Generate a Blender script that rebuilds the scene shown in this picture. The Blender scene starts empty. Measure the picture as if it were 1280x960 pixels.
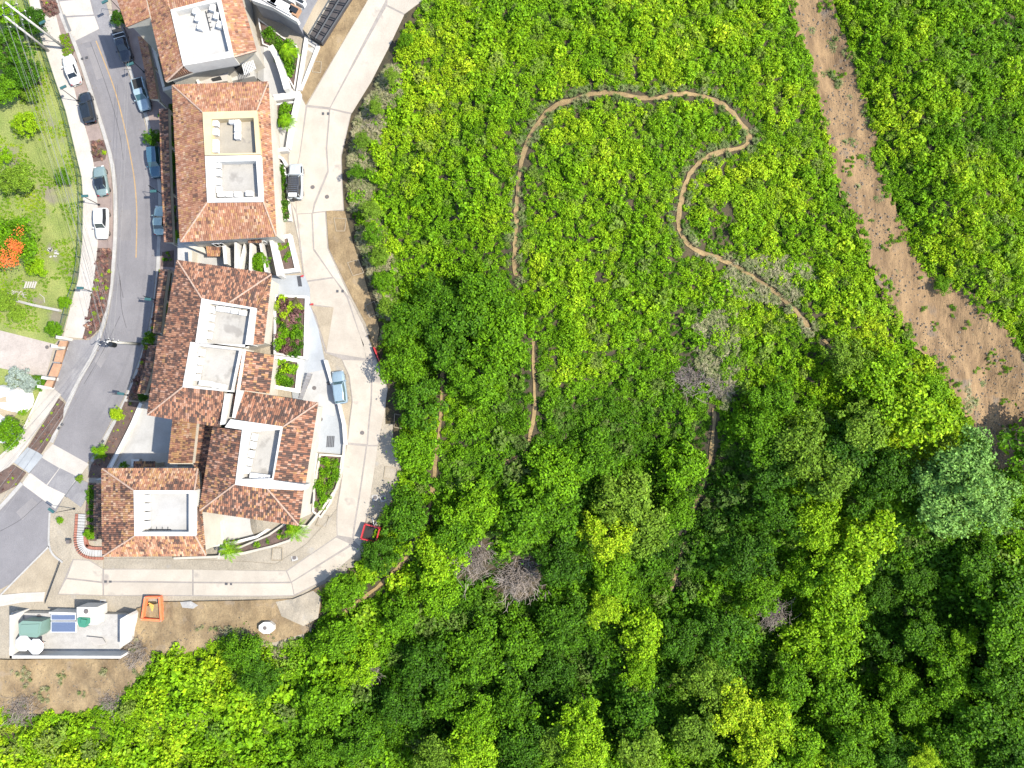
import bpy, bmesh, math, random
import numpy as np
from mathutils import Vector, Matrix
random.seed(7); RNG = np.random.default_rng(7)
SC = bpy.context.scene; COL = SC.collection
# ------------------------------------------------------------------ camera, sky, sun, exposure
CAMH = 100.0; F = 853.0; TILT = math.atan(50/853.0)
cd = bpy.data.cameras.new('camera'); cam = bpy.data.objects.new('camera', cd); COL.objects.link(cam)
cam.location = (0, 0, CAMH); cam.rotation_euler = (TILT, 0, 0)
cd.sensor_width = 36; cd.lens = F/1280*36; cd.clip_start = 1; cd.clip_end = 9000; SC.camera = cam
SUN_EL = math.radians(52.5); SUN_DIR = Vector((math.cos(SUN_EL)*.988, -math.cos(SUN_EL)*.153, math.sin(SUN_EL)))
w = bpy.data.worlds.new('World'); SC.world = w; w.use_nodes = True
nt = w.node_tree; bg = nt.nodes['Background']; sky = nt.nodes.new('ShaderNodeTexSky')
sky.sky_type = 'NISHITA'; sky.sun_disc = False; sky.sun_elevation = SUN_EL; sky.sun_rotation = math.radians(98.8)
nt.links.new(sky.outputs[0], bg.inputs[0]); bg.inputs[1].default_value = 0.15
sd = bpy.data.lights.new('sun', 'SUN'); sd.energy = 3.9; sd.angle = math.radians(.5); sd.color = (1, .94, .84)
sun = bpy.data.objects.new('sun', sd); COL.objects.link(sun); sun.rotation_euler = SUN_DIR.to_track_quat('Z', 'Y').to_euler()
SC.view_settings.view_transform = 'Standard'; SC.view_settings.look = 'None'; SC.view_settings.exposure = 1.46
SC.view_settings.gamma = 1

# ------------------------------------------------------------------ pixel <-> world (the photograph is 1280 x 960)
CT, ST = math.cos(TILT), math.sin(TILT)
def ray(px, py):
    a, b = (px-640)/F, -(py-480)/F
    return Vector((a, b*CT+ST, b*ST-CT))
def W(px, py, z=0.0):
    d = ray(px, py); t = (z-CAMH)/d.z
    return Vector((d.x*t, d.y*t, z))
def topx(x, y, z):
    x = np.asarray(x, float); y = np.asarray(y, float); z = np.asarray(z, float)-CAMH
    yc = y*CT+z*ST; zc = -y*ST+z*CT
    return 640+F*x/(-zc), 480-F*yc/(-zc)
def sst(a, b, v): t = np.clip((v-a)/(b-a), 0, 1); return t*t*(3-2*t)
def inpoly(px, py, poly):
    px = np.asarray(px, float); py = np.asarray(py, float); r = np.zeros(px.shape, bool); n = len(poly)
    for i in range(n):
        x0, y0 = poly[i]; x1, y1 = poly[(i+1) % n]
        c = ((y0 > py) != (y1 > py)); xi = (x1-x0)*(py-y0)/((y1-y0) if y1 != y0 else 1e-9)+x0
        r ^= c & (px < xi)
    return r
def dist_poly(px, py, pl, closed=False):
    px = np.asarray(px, float); py = np.asarray(py, float); d = np.full(px.shape, 1e9); n = len(pl)
    for i in range(n if closed else n-1):
        x0, y0 = pl[i]; x1, y1 = pl[(i+1) % n]; dx, dy = x1-x0, y1-y0
        t = np.clip(((px-x0)*dx+(py-y0)*dy)/(dx*dx+dy*dy+1e-9), 0, 1)
        d = np.minimum(d, np.hypot(px-x0-t*dx, py-y0-t*dy))
    return d
def vnoise(x, y, s, seed=0):
    x = np.asarray(x, float)/s+seed*17.3; y = np.asarray(y, float)/s-seed*9.1
    xi, yi = np.floor(x), np.floor(y); fx, fy = x-xi, y-yi; fx = fx*fx*(3-2*fx); fy = fy*fy*(3-2*fy)
    h = lambda a, b: np.modf(np.abs(np.sin(a*127.1+b*311.7+seed)*43758.5453))[0]
    return (h(xi, yi)*(1-fx)+h(xi+1, yi)*fx)*(1-fy)+(h(xi, yi+1)*(1-fx)+h(xi+1, yi+1)*fx)*fy

# ------------------------------------------------------------------ terrain
VEG = [(545,-60),(529,0),(503,40),(488,75),(466,115),(447,150),(436,200),(438,262),(447,300),(458,330),(470,370),(476,410),(474,435),(485,470),(497,500),(500,540),(502,575),(498,600),(494,630),(482,648),(470,672),(452,700),(424,722),(402,735),(404,760),(390,790),(360,800),(345,810),(330,792),(290,785),(270,800),(240,812),(225,800),(200,815),(168,842),(150,868),(110,888),(50,888),(-80,880),(-80,1080),(1360,1080),(1360,-80)]
URB_W = [tuple(W(a, b, 0)[:2]) for a, b in VEG]
SCAR = [(970, -70), (984, 0), (996, 50), (1014, 105), (1030, 170), (1037, 215), (1054, 250), (1070, 285), (1086, 332), (1108, 380), (1138, 428), (1176, 466), (1194, 508), (1216, 542), (1232, 585), (1330, 600), (1330, 470), (1280, 442), (1262, 418), (1234, 388), (1200, 358), (1169, 342), (1142, 312), (1128, 282), (1112, 250), (1102, 225), (1094, 195), (1096, 165), (1082, 132), (1074, 95), (1059, 55), (1040, 10), (1024, -70)]
SCARC = [(1005,0),(1045,90),(1065,180),(1085,240),(1120,320),(1170,390),(1230,450),(1270,520)]
def Gf(x, y):
    H = 3.0+3.0*sst(-23, -12, y)+2.4*sst(-13, 2, y)+.8*sst(20, 60, y)
    k = sst(-21, -13, y); a = -64+22*k; b = -29-5*k
    return H*sst(a, b, x)
def g2(x, y, cx, cy, sx, sy): return np.exp(-((x-cx)/sx)**2-((y-cy)/sy)**2)
def Tf(x, y):
    x = np.asarray(x, float); y = np.asarray(y, float); g = Gf(x, y)
    ins = inpoly(x, y, URB_W); d = dist_poly(x, y, URB_W, True); d = np.where(ins, d, 0)
    m = sst(0, 22, d)
    h = 5.0*g2(x, y, 12, 34, 32, 26)+3.5*g2(x, y, 62, 38, 20, 34)-9*g2(x, y, 50, -34, 24, 20)-4.5*g2(x, y, 2, -34, 26, 15)-5*g2(x, y, -40, -52, 40, 14)-4*g2(x, y, 20, -8, 12, 18)
    sc = dist_poly(x, y, [tuple(W(a, b, 8)[:2]) for a, b in SCARC]); h = h-1.6*np.exp(-(sc/5)**2)
    far = sst(110, 600, np.hypot(x, y)); h = h+far*25*(vnoise(x, y, 260, 3)-.4)
    return g+m*(h+.7*(vnoise(x, y, 5, 1)-.5)+1.2*(vnoise(x, y, 13, 2)-.5))
ax = [-3500,-1800,-900,-500,-300,-200,-150,-120]; AX = np.array(ax+list(np.arange(-100, 101, 1.0))+[-v for v in ax[::-1]], float)
TX, TY = np.meshgrid(AX, AX, indexing='ij'); TZ = Tf(TX.ravel(), TY.ravel()).reshape(TX.shape)
def T(x, y):
    x = np.clip(np.asarray(x, float), AX[0]+1, AX[-1]-1); y = np.clip(np.asarray(y, float), AX[0]+1, AX[-1]-1)
    i = np.searchsorted(AX, x, 'right')-1; j = np.searchsorted(AX, y, 'right')-1
    fx = (x-AX[i])/(AX[i+1]-AX[i]); fy = (y-AX[j])/(AX[j+1]-AX[j])
    return TZ[i,j]*(1-fx)*(1-fy)+TZ[i+1,j]*fx*(1-fy)+TZ[i,j+1]*(1-fx)*fy+TZ[i+1,j+1]*fx*fy
def P(px, py, h=0.0):
    """point h above the ground seen at this pixel"""
    z = h+4
    for _ in range(12):
        p = W(px, py, z); z = z*.3+.7*(float(T(p.x, p.y))+h)
    return W(px, py, z)

# ------------------------------------------------------------------ materials
MATS = {}; K = .5
def nodes(name):
    m = bpy.data.materials.new(name); m.use_nodes = True; n = m.node_tree; b = n.nodes['Principled BSDF']; MATS[name] = m
    return m, n, b
def mat(name, c1, c2=None, scale=1.0, rough=.85, bump=0.0, bscale=None, metal=0, fine=.12, stretch=None, spots=None, emit=None):
    m, n, b = nodes(name); L = n.links.new; c2 = c2 or tuple(v*.85 for v in c1); c1 = tuple(v*K for v in c1); c2 = tuple(v*K for v in c2); spots = spots and (spots[0], tuple(v*K for v in spots[1]), spots[2])
    b.inputs['Roughness'].default_value = rough; b.inputs['Metallic'].default_value = metal
    tc = n.nodes.new('ShaderNodeTexCoord'); mp = n.nodes.new('ShaderNodeMapping'); L(tc.outputs['Object'], mp.inputs[0])
    if stretch: mp.inputs['Scale'].default_value = stretch
    no = n.nodes.new('ShaderNodeTexNoise'); no.inputs['Scale'].default_value = scale; no.inputs['Detail'].default_value = 6; no.inputs['Roughness'].default_value = .62
    L(mp.outputs[0], no.inputs[0])
    r = n.nodes.new('ShaderNodeValToRGB'); c2 = c2 or tuple(v*.85 for v in c1)
    r.color_ramp.elements[0].position = .35; r.color_ramp.elements[1].position = .65
    r.color_ramp.elements[0].color = (*c2, 1); r.color_ramp.elements[1].color = (*c1, 1); L(no.outputs[0], r.inputs[0])
    out = r.outputs[0]
    if fine:
        n2 = n.nodes.new('ShaderNodeTexNoise'); n2.inputs['Scale'].default_value = max(7, scale*9); n2.inputs['Detail'].default_value = 3; L(mp.outputs[0], n2.inputs[0])
        mr = n.nodes.new('ShaderNodeMapRange'); mr.inputs[1].default_value = .3; mr.inputs[2].default_value = .7; mr.inputs[3].default_value = 1-fine; mr.inputs[4].default_value = 1+fine; L(n2.outputs[0], mr.inputs[0])
        mx = n.nodes.new('ShaderNodeMix'); mx.data_type = 'RGBA'; mx.blend_type = 'MULTIPLY'; mx.inputs[0].default_value = 1; L(out, mx.inputs[6]); L(mr.outputs[0], mx.inputs[7]); out = mx.outputs[2]
    if spots:
        sc_, col_, th = spots; n3 = n.nodes.new('ShaderNodeTexNoise'); n3.inputs['Scale'].default_value = sc_; n3.inputs['Detail'].default_value = 4; L(tc.outputs['Object'], n3.inputs[0])
        mr = n.nodes.new('ShaderNodeMapRange'); mr.inputs[1].default_value = th; mr.inputs[2].default_value = th+.1; L(n3.outputs[0], mr.inputs[0])
        mx = n.nodes.new('ShaderNodeMix'); mx.data_type = 'RGBA'; L(mr.outputs[0], mx.inputs[0]); L(out, mx.inputs[6]); mx.inputs[7].default_value = (*col_, 1); out = mx.outputs[2]
    oi = n.nodes.new('ShaderNodeObjectInfo'); vr = n.nodes.new('ShaderNodeMapRange'); vr.inputs[3].default_value = .95; vr.inputs[4].default_value = 1.04; L(oi.outputs['Random'], vr.inputs[0]); ns = n.nodes.new('ShaderNodeTexNoise'); ns.inputs['Scale'].default_value = scale*.35+.05; ns.inputs['Detail'].default_value = 8; ns.inputs['Roughness'].default_value = .75; L(tc.outputs['Object'], ns.inputs[0]); ms = n.nodes.new('ShaderNodeMapRange'); ms.inputs[1].default_value = .3; ms.inputs[2].default_value = .6; ms.inputs[3].default_value = .84; ms.inputs[4].default_value = 1.04; L(ns.outputs[0], ms.inputs[0])
    mm = n.nodes.new('ShaderNodeMath'); mm.operation = 'MULTIPLY'; L(vr.outputs[0], mm.inputs[0]); L(ms.outputs[0], mm.inputs[1]); mx = n.nodes.new('ShaderNodeMix'); mx.data_type = 'RGBA'; mx.blend_type = 'MULTIPLY'; mx.inputs[0].default_value = 1; L(out, mx.inputs[6]); L(mm.outputs[0], mx.inputs[7]); out = mx.outputs[2]
    L(out, b.inputs['Base Color'])
    if bump:
        nb = n.nodes.new('ShaderNodeTexNoise'); nb.inputs['Scale'].default_value = bscale or scale*4; nb.inputs['Detail'].default_value = 6; L(mp.outputs[0], nb.inputs[0])
        bp = n.nodes.new('ShaderNodeBump'); bp.inputs['Strength'].default_value = min(1, bump); bp.inputs['Distance'].default_value = .12; L(nb.outputs[0], bp.inputs['Height']); L(bp.outputs[0], b.inputs['Normal'])
    return m
def plain(name, c, rough=.4, metal=0, coat=0):
    m, n, b = nodes(name); b.inputs['Base Color'].default_value = (*[v*.65 for v in c], 1); b.inputs['Roughness'].default_value = rough; b.inputs['Metallic'].default_value = metal; b.inputs['Coat Weight'].default_value = coat
    no = n.nodes.new('ShaderNodeTexNoise'); no.inputs['Scale'].default_value = 3; mr = n.nodes.new('ShaderNodeMapRange'); mr.inputs[3].default_value = max(0.02, rough-.1); mr.inputs[4].default_value = rough+.12
    n.links.new(no.outputs[0], mr.inputs[0]); n.links.new(mr.outputs[0], b.inputs['Roughness'])
    return m
def leafmat(name, ramp, attr=True, tint=.5, trans=.32, spread=.5, rough=.55):
    m, n, b = nodes(name); L = n.links.new; n.nodes.remove(b); out = n.nodes['Material Output']
    r = n.nodes.new('ShaderNodeValToRGB'); els = r.color_ramp.elements
    for i, (p, c) in enumerate(ramp):
        e = els[i] if i < 2 else els.new(p)
        e.position = p; e.color = (*c, 1)
    g = n.nodes.new('ShaderNodeNewGeometry'); oi = n.nodes.new('ShaderNodeObjectInfo')
    ad = n.nodes.new('ShaderNodeMath'); ad.operation = 'MULTIPLY_ADD'; L(g.outputs['Random Per Island'], ad.inputs[0]); ad.inputs[1].default_value = .22; 
    if attr:
        a = n.nodes.new('ShaderNodeAttribute'); a.attribute_type = 'INSTANCER'; a.attribute_name = 'tint'; L(a.outputs['Fac'], ad.inputs[2])
    else:
        ma = n.nodes.new('ShaderNodeMath'); ma.operation = 'MULTIPLY_ADD'; L(oi.outputs['Random'], ma.inputs[0]); ma.inputs[1].default_value = .2; ma.inputs[2].default_value = tint-.2; L(ma.outputs[0], ad.inputs[2])
    L(ad.outputs[0], r.inputs[0])
    m2 = n.nodes.new('ShaderNodeMath'); m2.operation = 'MULTIPLY'; L(g.outputs['Random Per Island'], m2.inputs[0]); m2.inputs[1].default_value = 7.31
    fr = n.nodes.new('ShaderNodeMath'); fr.operation = 'FRACT'; L(m2.outputs[0], fr.inputs[0])
    mr = n.nodes.new('ShaderNodeMapRange'); mr.inputs[3].default_value = 1-spread; mr.inputs[4].default_value = 1+spread; L(fr.outputs[0], mr.inputs[0])
    mx = n.nodes.new('ShaderNodeMix'); mx.data_type = 'RGBA'; mx.blend_type = 'MULTIPLY'; mx.inputs[0].default_value = 1; L(r.outputs[0], mx.inputs[6]); L(mr.outputs[0], mx.inputs[7])
    if attr:
        cr = n.nodes.new('ShaderNodeMapRange'); cr.inputs[1].default_value = .86; cr.inputs[2].default_value = .98; cr.inputs[4].default_value = .65; L(oi.outputs['Random'], cr.inputs[0]); du = n.nodes.new('ShaderNodeMix'); du.data_type = 'RGBA'; L(cr.outputs[0], du.inputs[0]); L(mx.outputs[2], du.inputs[6]); du.inputs[7].default_value = (.13, .155, .05, 1); mx = du
    d = n.nodes.new('ShaderNodeBsdfPrincipled'); d.inputs['Roughness'].default_value = rough; d.inputs['Specular IOR Level'].default_value = .12; L(mx.outputs[2], d.inputs['Base Color'])
    t = n.nodes.new('ShaderNodeBsdfTranslucent'); mt = n.nodes.new('ShaderNodeMix'); mt.data_type = 'RGBA'; mt.blend_type = 'MULTIPLY'; mt.inputs[0].default_value = 1; L(mx.outputs[2], mt.inputs[6]); mt.inputs[7].default_value = (1.4, 1.15, .4, 1); L(mt.outputs[2], t.inputs[0])
    ms = n.nodes.new('ShaderNodeMixShader'); ms.inputs[0].default_value = trans; L(d.outputs[0], ms.inputs[1]); L(t.outputs[0], ms.inputs[2]); L(ms.outputs[0], out.inputs[0])
    return m
def tilemat(name, cols, patch=None, thr=.55):
    """every tile is an island of its own and takes one of the fired clay colours"""
    m, n, b = nodes(name); L = n.links.new; b.inputs['Roughness'].default_value = .85
    g = n.nodes.new('ShaderNodeNewGeometry'); out = None
    def ramp(cs):
        r = n.nodes.new('ShaderNodeValToRGB'); r.color_ramp.interpolation = 'CONSTANT'; e = r.color_ramp.elements
        for i, c in enumerate(cs):
            x = e[i] if i < 2 else e.new(i/len(cs))
            x.position = i/len(cs); x.color = (*c, 1)
        L(g.outputs['Random Per Island'], r.inputs[0]); return r.outputs[0]
    out = ramp(cols)
    if patch:
        tc = n.nodes.new('ShaderNodeTexCoord'); no = n.nodes.new('ShaderNodeTexNoise'); no.inputs['Scale'].default_value = .22; no.inputs['Detail'].default_value = 2; L(tc.outputs['Object'], no.inputs[0])
        ad = n.nodes.new('ShaderNodeMath'); ad.operation = 'MULTIPLY_ADD'; L(g.outputs['Random Per Island'], ad.inputs[0]); ad.inputs[1].default_value = .18; L(no.outputs[0], ad.inputs[2])
        gt = n.nodes.new('ShaderNodeMath'); gt.operation = 'GREATER_THAN'; L(ad.outputs[0], gt.inputs[0]); gt.inputs[1].default_value = thr+.09
        mx = n.nodes.new('ShaderNodeMix'); mx.data_type = 'RGBA'; L(gt.outputs[0], mx.inputs[0]); L(out, mx.inputs[6]); L(ramp(patch), mx.inputs[7]); out = mx.outputs[2]
    tc = n.nodes.new('ShaderNodeTexCoord'); no = n.nodes.new('ShaderNodeTexNoise'); no.inputs['Scale'].default_value = 5; no.inputs['Detail'].default_value = 5; L(tc.outputs['Object'], no.inputs[0])
    mr = n.nodes.new('ShaderNodeMapRange'); mr.inputs[3].default_value = .7; mr.inputs[4].default_value = 1.3; L(no.outputs[0], mr.inputs[0])
    mx = n.nodes.new('ShaderNodeMix'); mx.data_type = 'RGBA'; mx.blend_type = 'MULTIPLY'; mx.inputs[0].default_value = 1; L(out, mx.inputs[6]); L(mr.outputs[0], mx.inputs[7])
    n4 = n.nodes.new('ShaderNodeTexNoise'); n4.inputs['Scale'].default_value = .55; n4.inputs['Detail'].default_value = 5; n4.inputs['Roughness'].default_value = .7; L(tc.outputs['Object'], n4.inputs[0]); m4 = n.nodes.new('ShaderNodeMapRange'); m4.inputs[1].default_value = .35; m4.inputs[2].default_value = .65; m4.inputs[3].default_value = .72; m4.inputs[4].default_value = 1.18; L(n4.outputs[0], m4.inputs[0])
    m5 = n.nodes.new('ShaderNodeMix'); m5.data_type = 'RGBA'; m5.blend_type = 'MULTIPLY'; m5.inputs[0].default_value = 1; L(mx.outputs[2], m5.inputs[6]); L(m4.outputs[0], m5.inputs[7]); mx = m5
    L(mx.outputs[2], b.inputs['Base Color']); return m

SAL, TER, OCH, BRN, DRK, PNK, CRM = (.245,.122,.070), (.195,.085,.047), (.26,.142,.060), (.105,.050,.032), (.055,.032,.024), (.27,.155,.105), (.31,.20,.125)
tilemat('tile_warm', [SAL, TER, OCH, PNK, TER, SAL, SAL, CRM, OCH, TER, SAL, BRN], [TER, BRN, SAL, OCH, TER, SAL], .56)
tilemat('tile_ochre_low', [OCH, SAL, OCH, TER, CRM, OCH], [SAL, TER, OCH, BRN], .55)
tilemat('tile_mixed', [TER, BRN, SAL, DRK, PNK, BRN, TER, DRK, SAL, OCH], [BRN, DRK, TER, DRK, SAL, BRN], .5)
tilemat('tile_dark', [BRN, DRK, TER, DRK, SAL, BRN, DRK, TER, PNK], [SAL, BRN, TER, PNK, DRK, OCH], .55)
tilemat('tile_split', [OCH, SAL, CRM, TER, OCH, BRN], [DRK, BRN, TER, DRK, BRN, SAL], .5)
mat('earth', (.30,.20,.125), (.15,.10,.065), .5, .95, .8, 3, fine=.25)
mat('undersoil', (.11,.08,.035), (.045,.04,.018), .6, .95, .8, 3, fine=.3)
mat('asphalt', (.285,.272,.278), (.255,.243,.25), .25, .9, .3, 8, fine=.08, spots=(.6, (.245,.235,.245), .62))
mat('asphalt_old', (.32,.30,.295), (.28,.265,.265), .4, .9, .3, 8, fine=.08)
mat('tar', (.15,.14,.145), None, 1, .8)
mat('paint_yellow', (.62,.40,.16), (.5,.34,.18), 3, .7)
mat('concrete', (.62,.55,.45), (.575,.505,.41), .35, .85, .15, 6, fine=.05, spots=(.35, (.40,.35,.30), .62), stretch=(1,1,1))
mat('concrete_kerb', (.56,.54,.50), (.48,.46,.43), 1, .85, .1, 8)
mat('joint', (.42,.375,.33), None, 1, .9)
mat('pavement', (.66,.61,.54), (.60,.55,.485), .5, .85, .1, 6, fine=.06)
mat('paver_pink', (.42,.33,.29), (.35,.27,.24), .8, .85, .25, 10, fine=.12)
mat('paver_beige', (.56,.49,.43), (.49,.425,.37), .8, .85, .25, 10, fine=.1)
mat('asphalt_worn', (.262,.25,.257), (.235,.224,.232), .25, .9, .3, 8, fine=.08)
mat('paver_grey', (.33,.32,.32), (.28,.27,.28), .6, .85, .1, 8)
mat('paver_dark', (.24,.24,.24), (.2,.2,.2), .6, .85, .1, 8)
mat('deck_blue', (.49,.515,.53), (.45,.475,.49), .4, .6, .05, 8, fine=.04)
mat('white_floor', (.60,.585,.55), (.54,.525,.49), .5, .7, .05, 6, fine=.04)
mat('white_wall', (.90,.87,.80), (.83,.795,.73), .6, .7, .08, 6, fine=.04, spots=(.8, (.8,.75,.68), .66))
mat('cream_wall', (.78,.72,.60), (.70,.64,.53), .6, .75, .08, 6, fine=.05)
mat('yellow_wall', (.85,.66,.36), (.78,.61,.36), .6, .75, .05, 6, fine=.04)
mat('beige_floor', (.49,.44,.35), (.44,.395,.315), .5, .8, .08, 6, fine=.05, spots=(.7, (.30,.27,.23), .62))
mat('grey_floor', (.56,.53,.475), (.50,.475,.425), .5, .8, .08, 6, fine=.05, spots=(.6, (.38,.355,.315), .56))
mat('brown_bar', (.16,.09,.06), None, 2, .7)
mat('grey_wall', (.40,.40,.43), (.33,.33,.36), .4, .8, .1, 4, fine=.08)
mat('dark_roof', (.10,.09,.09), (.06,.055,.06), 1, .7, .2, 6)
mat('dirt', (.42,.305,.16), (.25,.17,.085), .35, .95, .9, 2.5, fine=.2, spots=(.5, (.36,.27,.17), .6))
mat('dirt_road', (.49,.425,.325), (.40,.345,.26), .3, .95, .6, 3, fine=.15, spots=(.45, (.42,.385,.33), .62))
mat('sand', (.50,.42,.30), (.43,.355,.25), .5, .95, .4, 5, fine=.1)
mat('scar_soil', (.39,.25,.118), (.19,.115,.052), .22, .95, 1, 1.6, fine=.25, stretch=(3.2,1.0,1), spots=(.3, (.20,.155,.11), .6))
mat('trail', (.45,.315,.135), (.30,.205,.09), .8, .95, .6, 4, fine=.2)
mat('rock', (.38,.31,.22), (.22,.17,.12), 2, .9, .6, 6, fine=.2)
mat('lawn', (.38,.42,.11), (.25,.33,.06), .25, .9, .8, 12, fine=.3, spots=(.18, (.30,.27,.18), .55))
mat('bed_soil', (.20,.13,.10), (.12,.08,.065), 2, .95, .5, 8, fine=.25)
mat('brick_red', (.50,.20,.13), (.38,.14,.09), 3, .85, .3, 12, fine=.15)
mat('orange_net', (1.3,.26,.08), (1.1,.28,.12), 3, .7)
mat('panel_orange', (.62,.36,.20), (.52,.29,.16), 2, .6)
mat('ridge', (.66,.48,.36), (.52,.34,.25), 3, .85)
mat('bark', (.14,.10,.075), (.08,.06,.045), 3, .9, .5, 12, fine=.2)
mat('twig', (.40,.34,.29), (.26,.21,.17), 3, .9, fine=.2)
mat('pole_wood', (.85,.83,.76), (.7,.67,.6), 2, .85, .2, 10)
plain('metal_teal', (.05,.14,.14), .4, .2); plain('metal_dark', (.04,.045,.05), .4, .5); plain('wire', (.22,.22,.22), .5, .3)
plain('white_metal', (.78,.78,.76), .45); plain('black_rubber', (.02,.02,.02), .8); plain('glass_dark', (.015,.02,.025), .08, 0, .5); plain('glass_teal', (.03,.09,.10), .1, 0, .5)
plain('lens', (.75,.75,.75), .15); plain('lens_red', (.4,.02,.02), .2); plain('chrome', (.5,.5,.5), .25, .9); plain('iron', (.16,.14,.13), .7, .3)
plain('solar', (.13,.17,.27), .25, .1, .3); plain('tank_green', (.05,.22,.14), .5); plain('box_green', (.17,.27,.22), .55); plain('canvas', (.80,.79,.77), .8)
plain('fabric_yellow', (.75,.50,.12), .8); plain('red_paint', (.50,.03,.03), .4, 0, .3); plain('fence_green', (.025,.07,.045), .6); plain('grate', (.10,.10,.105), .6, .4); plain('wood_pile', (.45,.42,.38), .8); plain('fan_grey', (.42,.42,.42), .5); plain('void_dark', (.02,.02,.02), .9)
RAMP = [(0,(.018,.056,.005)), (.35,(.050,.130,.005)), (.65,(.120,.256,.005)), (.85,(.200,.340,.007)), (1,(.32,.42,.014))]
leafmat('leaf', RAMP)
leafmat('leaf_purple', [(0,(.06,.035,.03)), (.5,(.17,.085,.08)), (1,(.30,.18,.13))])
leafmat('leaf_dry', [(0,(.05,.10,.015)), (.45,(.11,.15,.045)), (.8,(.19,.19,.09)), (1,(.26,.24,.14))], trans=.2)
TREEM = {}
for k, tt in (('dark', .24), ('mid', .36), ('fresh', .50), ('lime', .70), ('yellow', .83)): TREEM[k] = leafmat('leaf_'+k, RAMP, False, tt)
TREEM['teal'] = leafmat('leaf_teal', [(0,(.055,.14,.022)), (.5,(.145,.28,.055)), (1,(.27,.42,.12))], False, .5)
TREEM['olive'] = leafmat('leaf_olive', [(0,(.04,.095,.01)), (.5,(.115,.205,.014)), (1,(.24,.34,.035))], False, .5)
TREEM['bluegrey'] = leafmat('leaf_bluegrey', [(0,(.12,.17,.15)), (.5,(.25,.31,.28)), (1,(.38,.42,.38))], False, .5)
TREEM['orange'] = leafmat('leaf_flame', [(0,(.6,.10,.03)), (1,(.8,.22,.06))], False, .5)

# ------------------------------------------------------------------ object helpers
ORG = {}
def tag(o, label=None, cat=None, group=None, kind=None):
    if label: o['label'] = label
    if cat: o['category'] = cat
    if group: o['group'] = group
    if kind: o['kind'] = kind
    return o
def empty(name, loc, label, cat, group=None, kind=None):
    o = bpy.data.objects.new(name, None); COL.objects.link(o); o.location = loc; o.empty_display_size = .5; ORG[o.name] = Vector(loc)
    return tag(o, label, cat, group, kind)
class MB:
    def __init__(s): s.v = []; s.f = []; s.m = []; s.mats = []
    def mi(s, m):
        if m not in s.mats: s.mats.append(m)
        return s.mats.index(m)
    def add(s, vs, fs, m):
        k = len(s.v); s.v += [tuple(v) for v in vs]; i = s.mi(m)
        for f in fs: s.f.append([a+k for a in f]); s.m.append(i)
    def box(s, c, d, m, rz=0.0, tilt=None):
        R = Matrix.Rotation(rz, 3, 'Z')
        if tilt: R = R @ Matrix.Rotation(tilt[0], 3, tilt[1])
        vs = [Vector(c)+R @ Vector((d[0]/2*a, d[1]/2*b, d[2]/2*e)) for a in (-1, 1) for b in (-1, 1) for e in (-1, 1)]
        s.add(vs, [(0,1,3,2),(4,6,7,5),(0,4,5,1),(2,3,7,6),(0,2,6,4),(1,5,7,3)], m)
    def prism(s, top, zb, m, mtop=None):
        n = len(top); a = sum(top[i][0]*top[(i+1) % n][1]-top[(i+1) % n][0]*top[i][1] for i in range(n))
        if a < 0: top = list(top)[::-1]
        zb = zb if hasattr(zb, '__len__') else [zb]*n
        if a < 0: zb = zb[::-1]
        bot = [(p[0], p[1], z) for p, z in zip(top, zb)]
        s.add(list(top)+bot, [[i, i+n, (i+1) % n+n, (i+1) % n] for i in range(n)], m)
        s.add(top, [list(range(n))], mtop or m)
    def bar(s, a, b, r, m, n=6, r2=None):
        a, b = Vector(a), Vector(b); q = (b-a).to_track_quat('Z', 'Y'); r2 = r if r2 is None else r2
        vs = [a+q @ Vector((r*math.cos(t), r*math.sin(t), 0)) for t in [2*math.pi*i/n for i in range(n)]]+[b+q @ Vector((r2*math.cos(t), r2*math.sin(t), 0)) for t in [2*math.pi*i/n for i in range(n)]]
        s.add(vs, [[i, (i+1) % n, (i+1) % n+n, i+n] for i in range(n)]+[list(range(n))[::-1], list(range(n, 2*n))], m)
    def disc(s, c, r, h, m, n=14):
        s.prism([(c[0]+r*math.cos(2*math.pi*i/n), c[1]+r*math.sin(2*math.pi*i/n), c[2]+h) for i in range(n)], c[2], m)
    def build(s, name, parent=None, smooth=False, org=None, **kw):
        me = bpy.data.meshes.new(name)
        if parent is not None: org = ORG.get(parent.name, Vector((0, 0, 0)))
        elif org is None:
            a = np.array(s.v); org = Vector((a[:,0].mean(), a[:,1].mean(), a[:,2].min()))
        org = Vector(org); me.from_pydata([Vector(v)-org for v in s.v], [], s.f)
        for m in s.mats: me.materials.append(MATS[m])
        me.polygons.foreach_set('material_index', s.m)
        if smooth: me.polygons.foreach_set('use_smooth', [True]*len(s.f))
        o = bpy.data.objects.new(name, me); COL.objects.link(o)
        if parent is not None: o.parent = parent
        else: o.location = org
        ORG[o.name] = org
        return tag(o, **kw)
def ctr(o_pts): return Vector((sum(p[0] for p in o_pts)/len(o_pts), sum(p[1] for p in o_pts)/len(o_pts), 0))
def copy_tree(o, parent=None, loc=None, rot=None):
    c = o.copy(); COL.objects.link(c); c.parent = parent
    if loc is not None: c.location = loc; ORG[c.name] = Vector(loc)
    if rot is not None: c.rotation_euler = rot
    for ch in list(o.children): copy_tree(ch, c)
    return c
def relief(x, y, amp):
    x = np.asarray(x, float); y = np.asarray(y, float); r_ = x*.82+y*.57; t_ = -x*.57+y*.82
    return amp*(vnoise(r_, t_*.28, .9, 71)*.9+vnoise(r_, t_*.4, 2.6, 72)*1.2+vnoise(x, y, .6, 73)*.45-.4)
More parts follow.
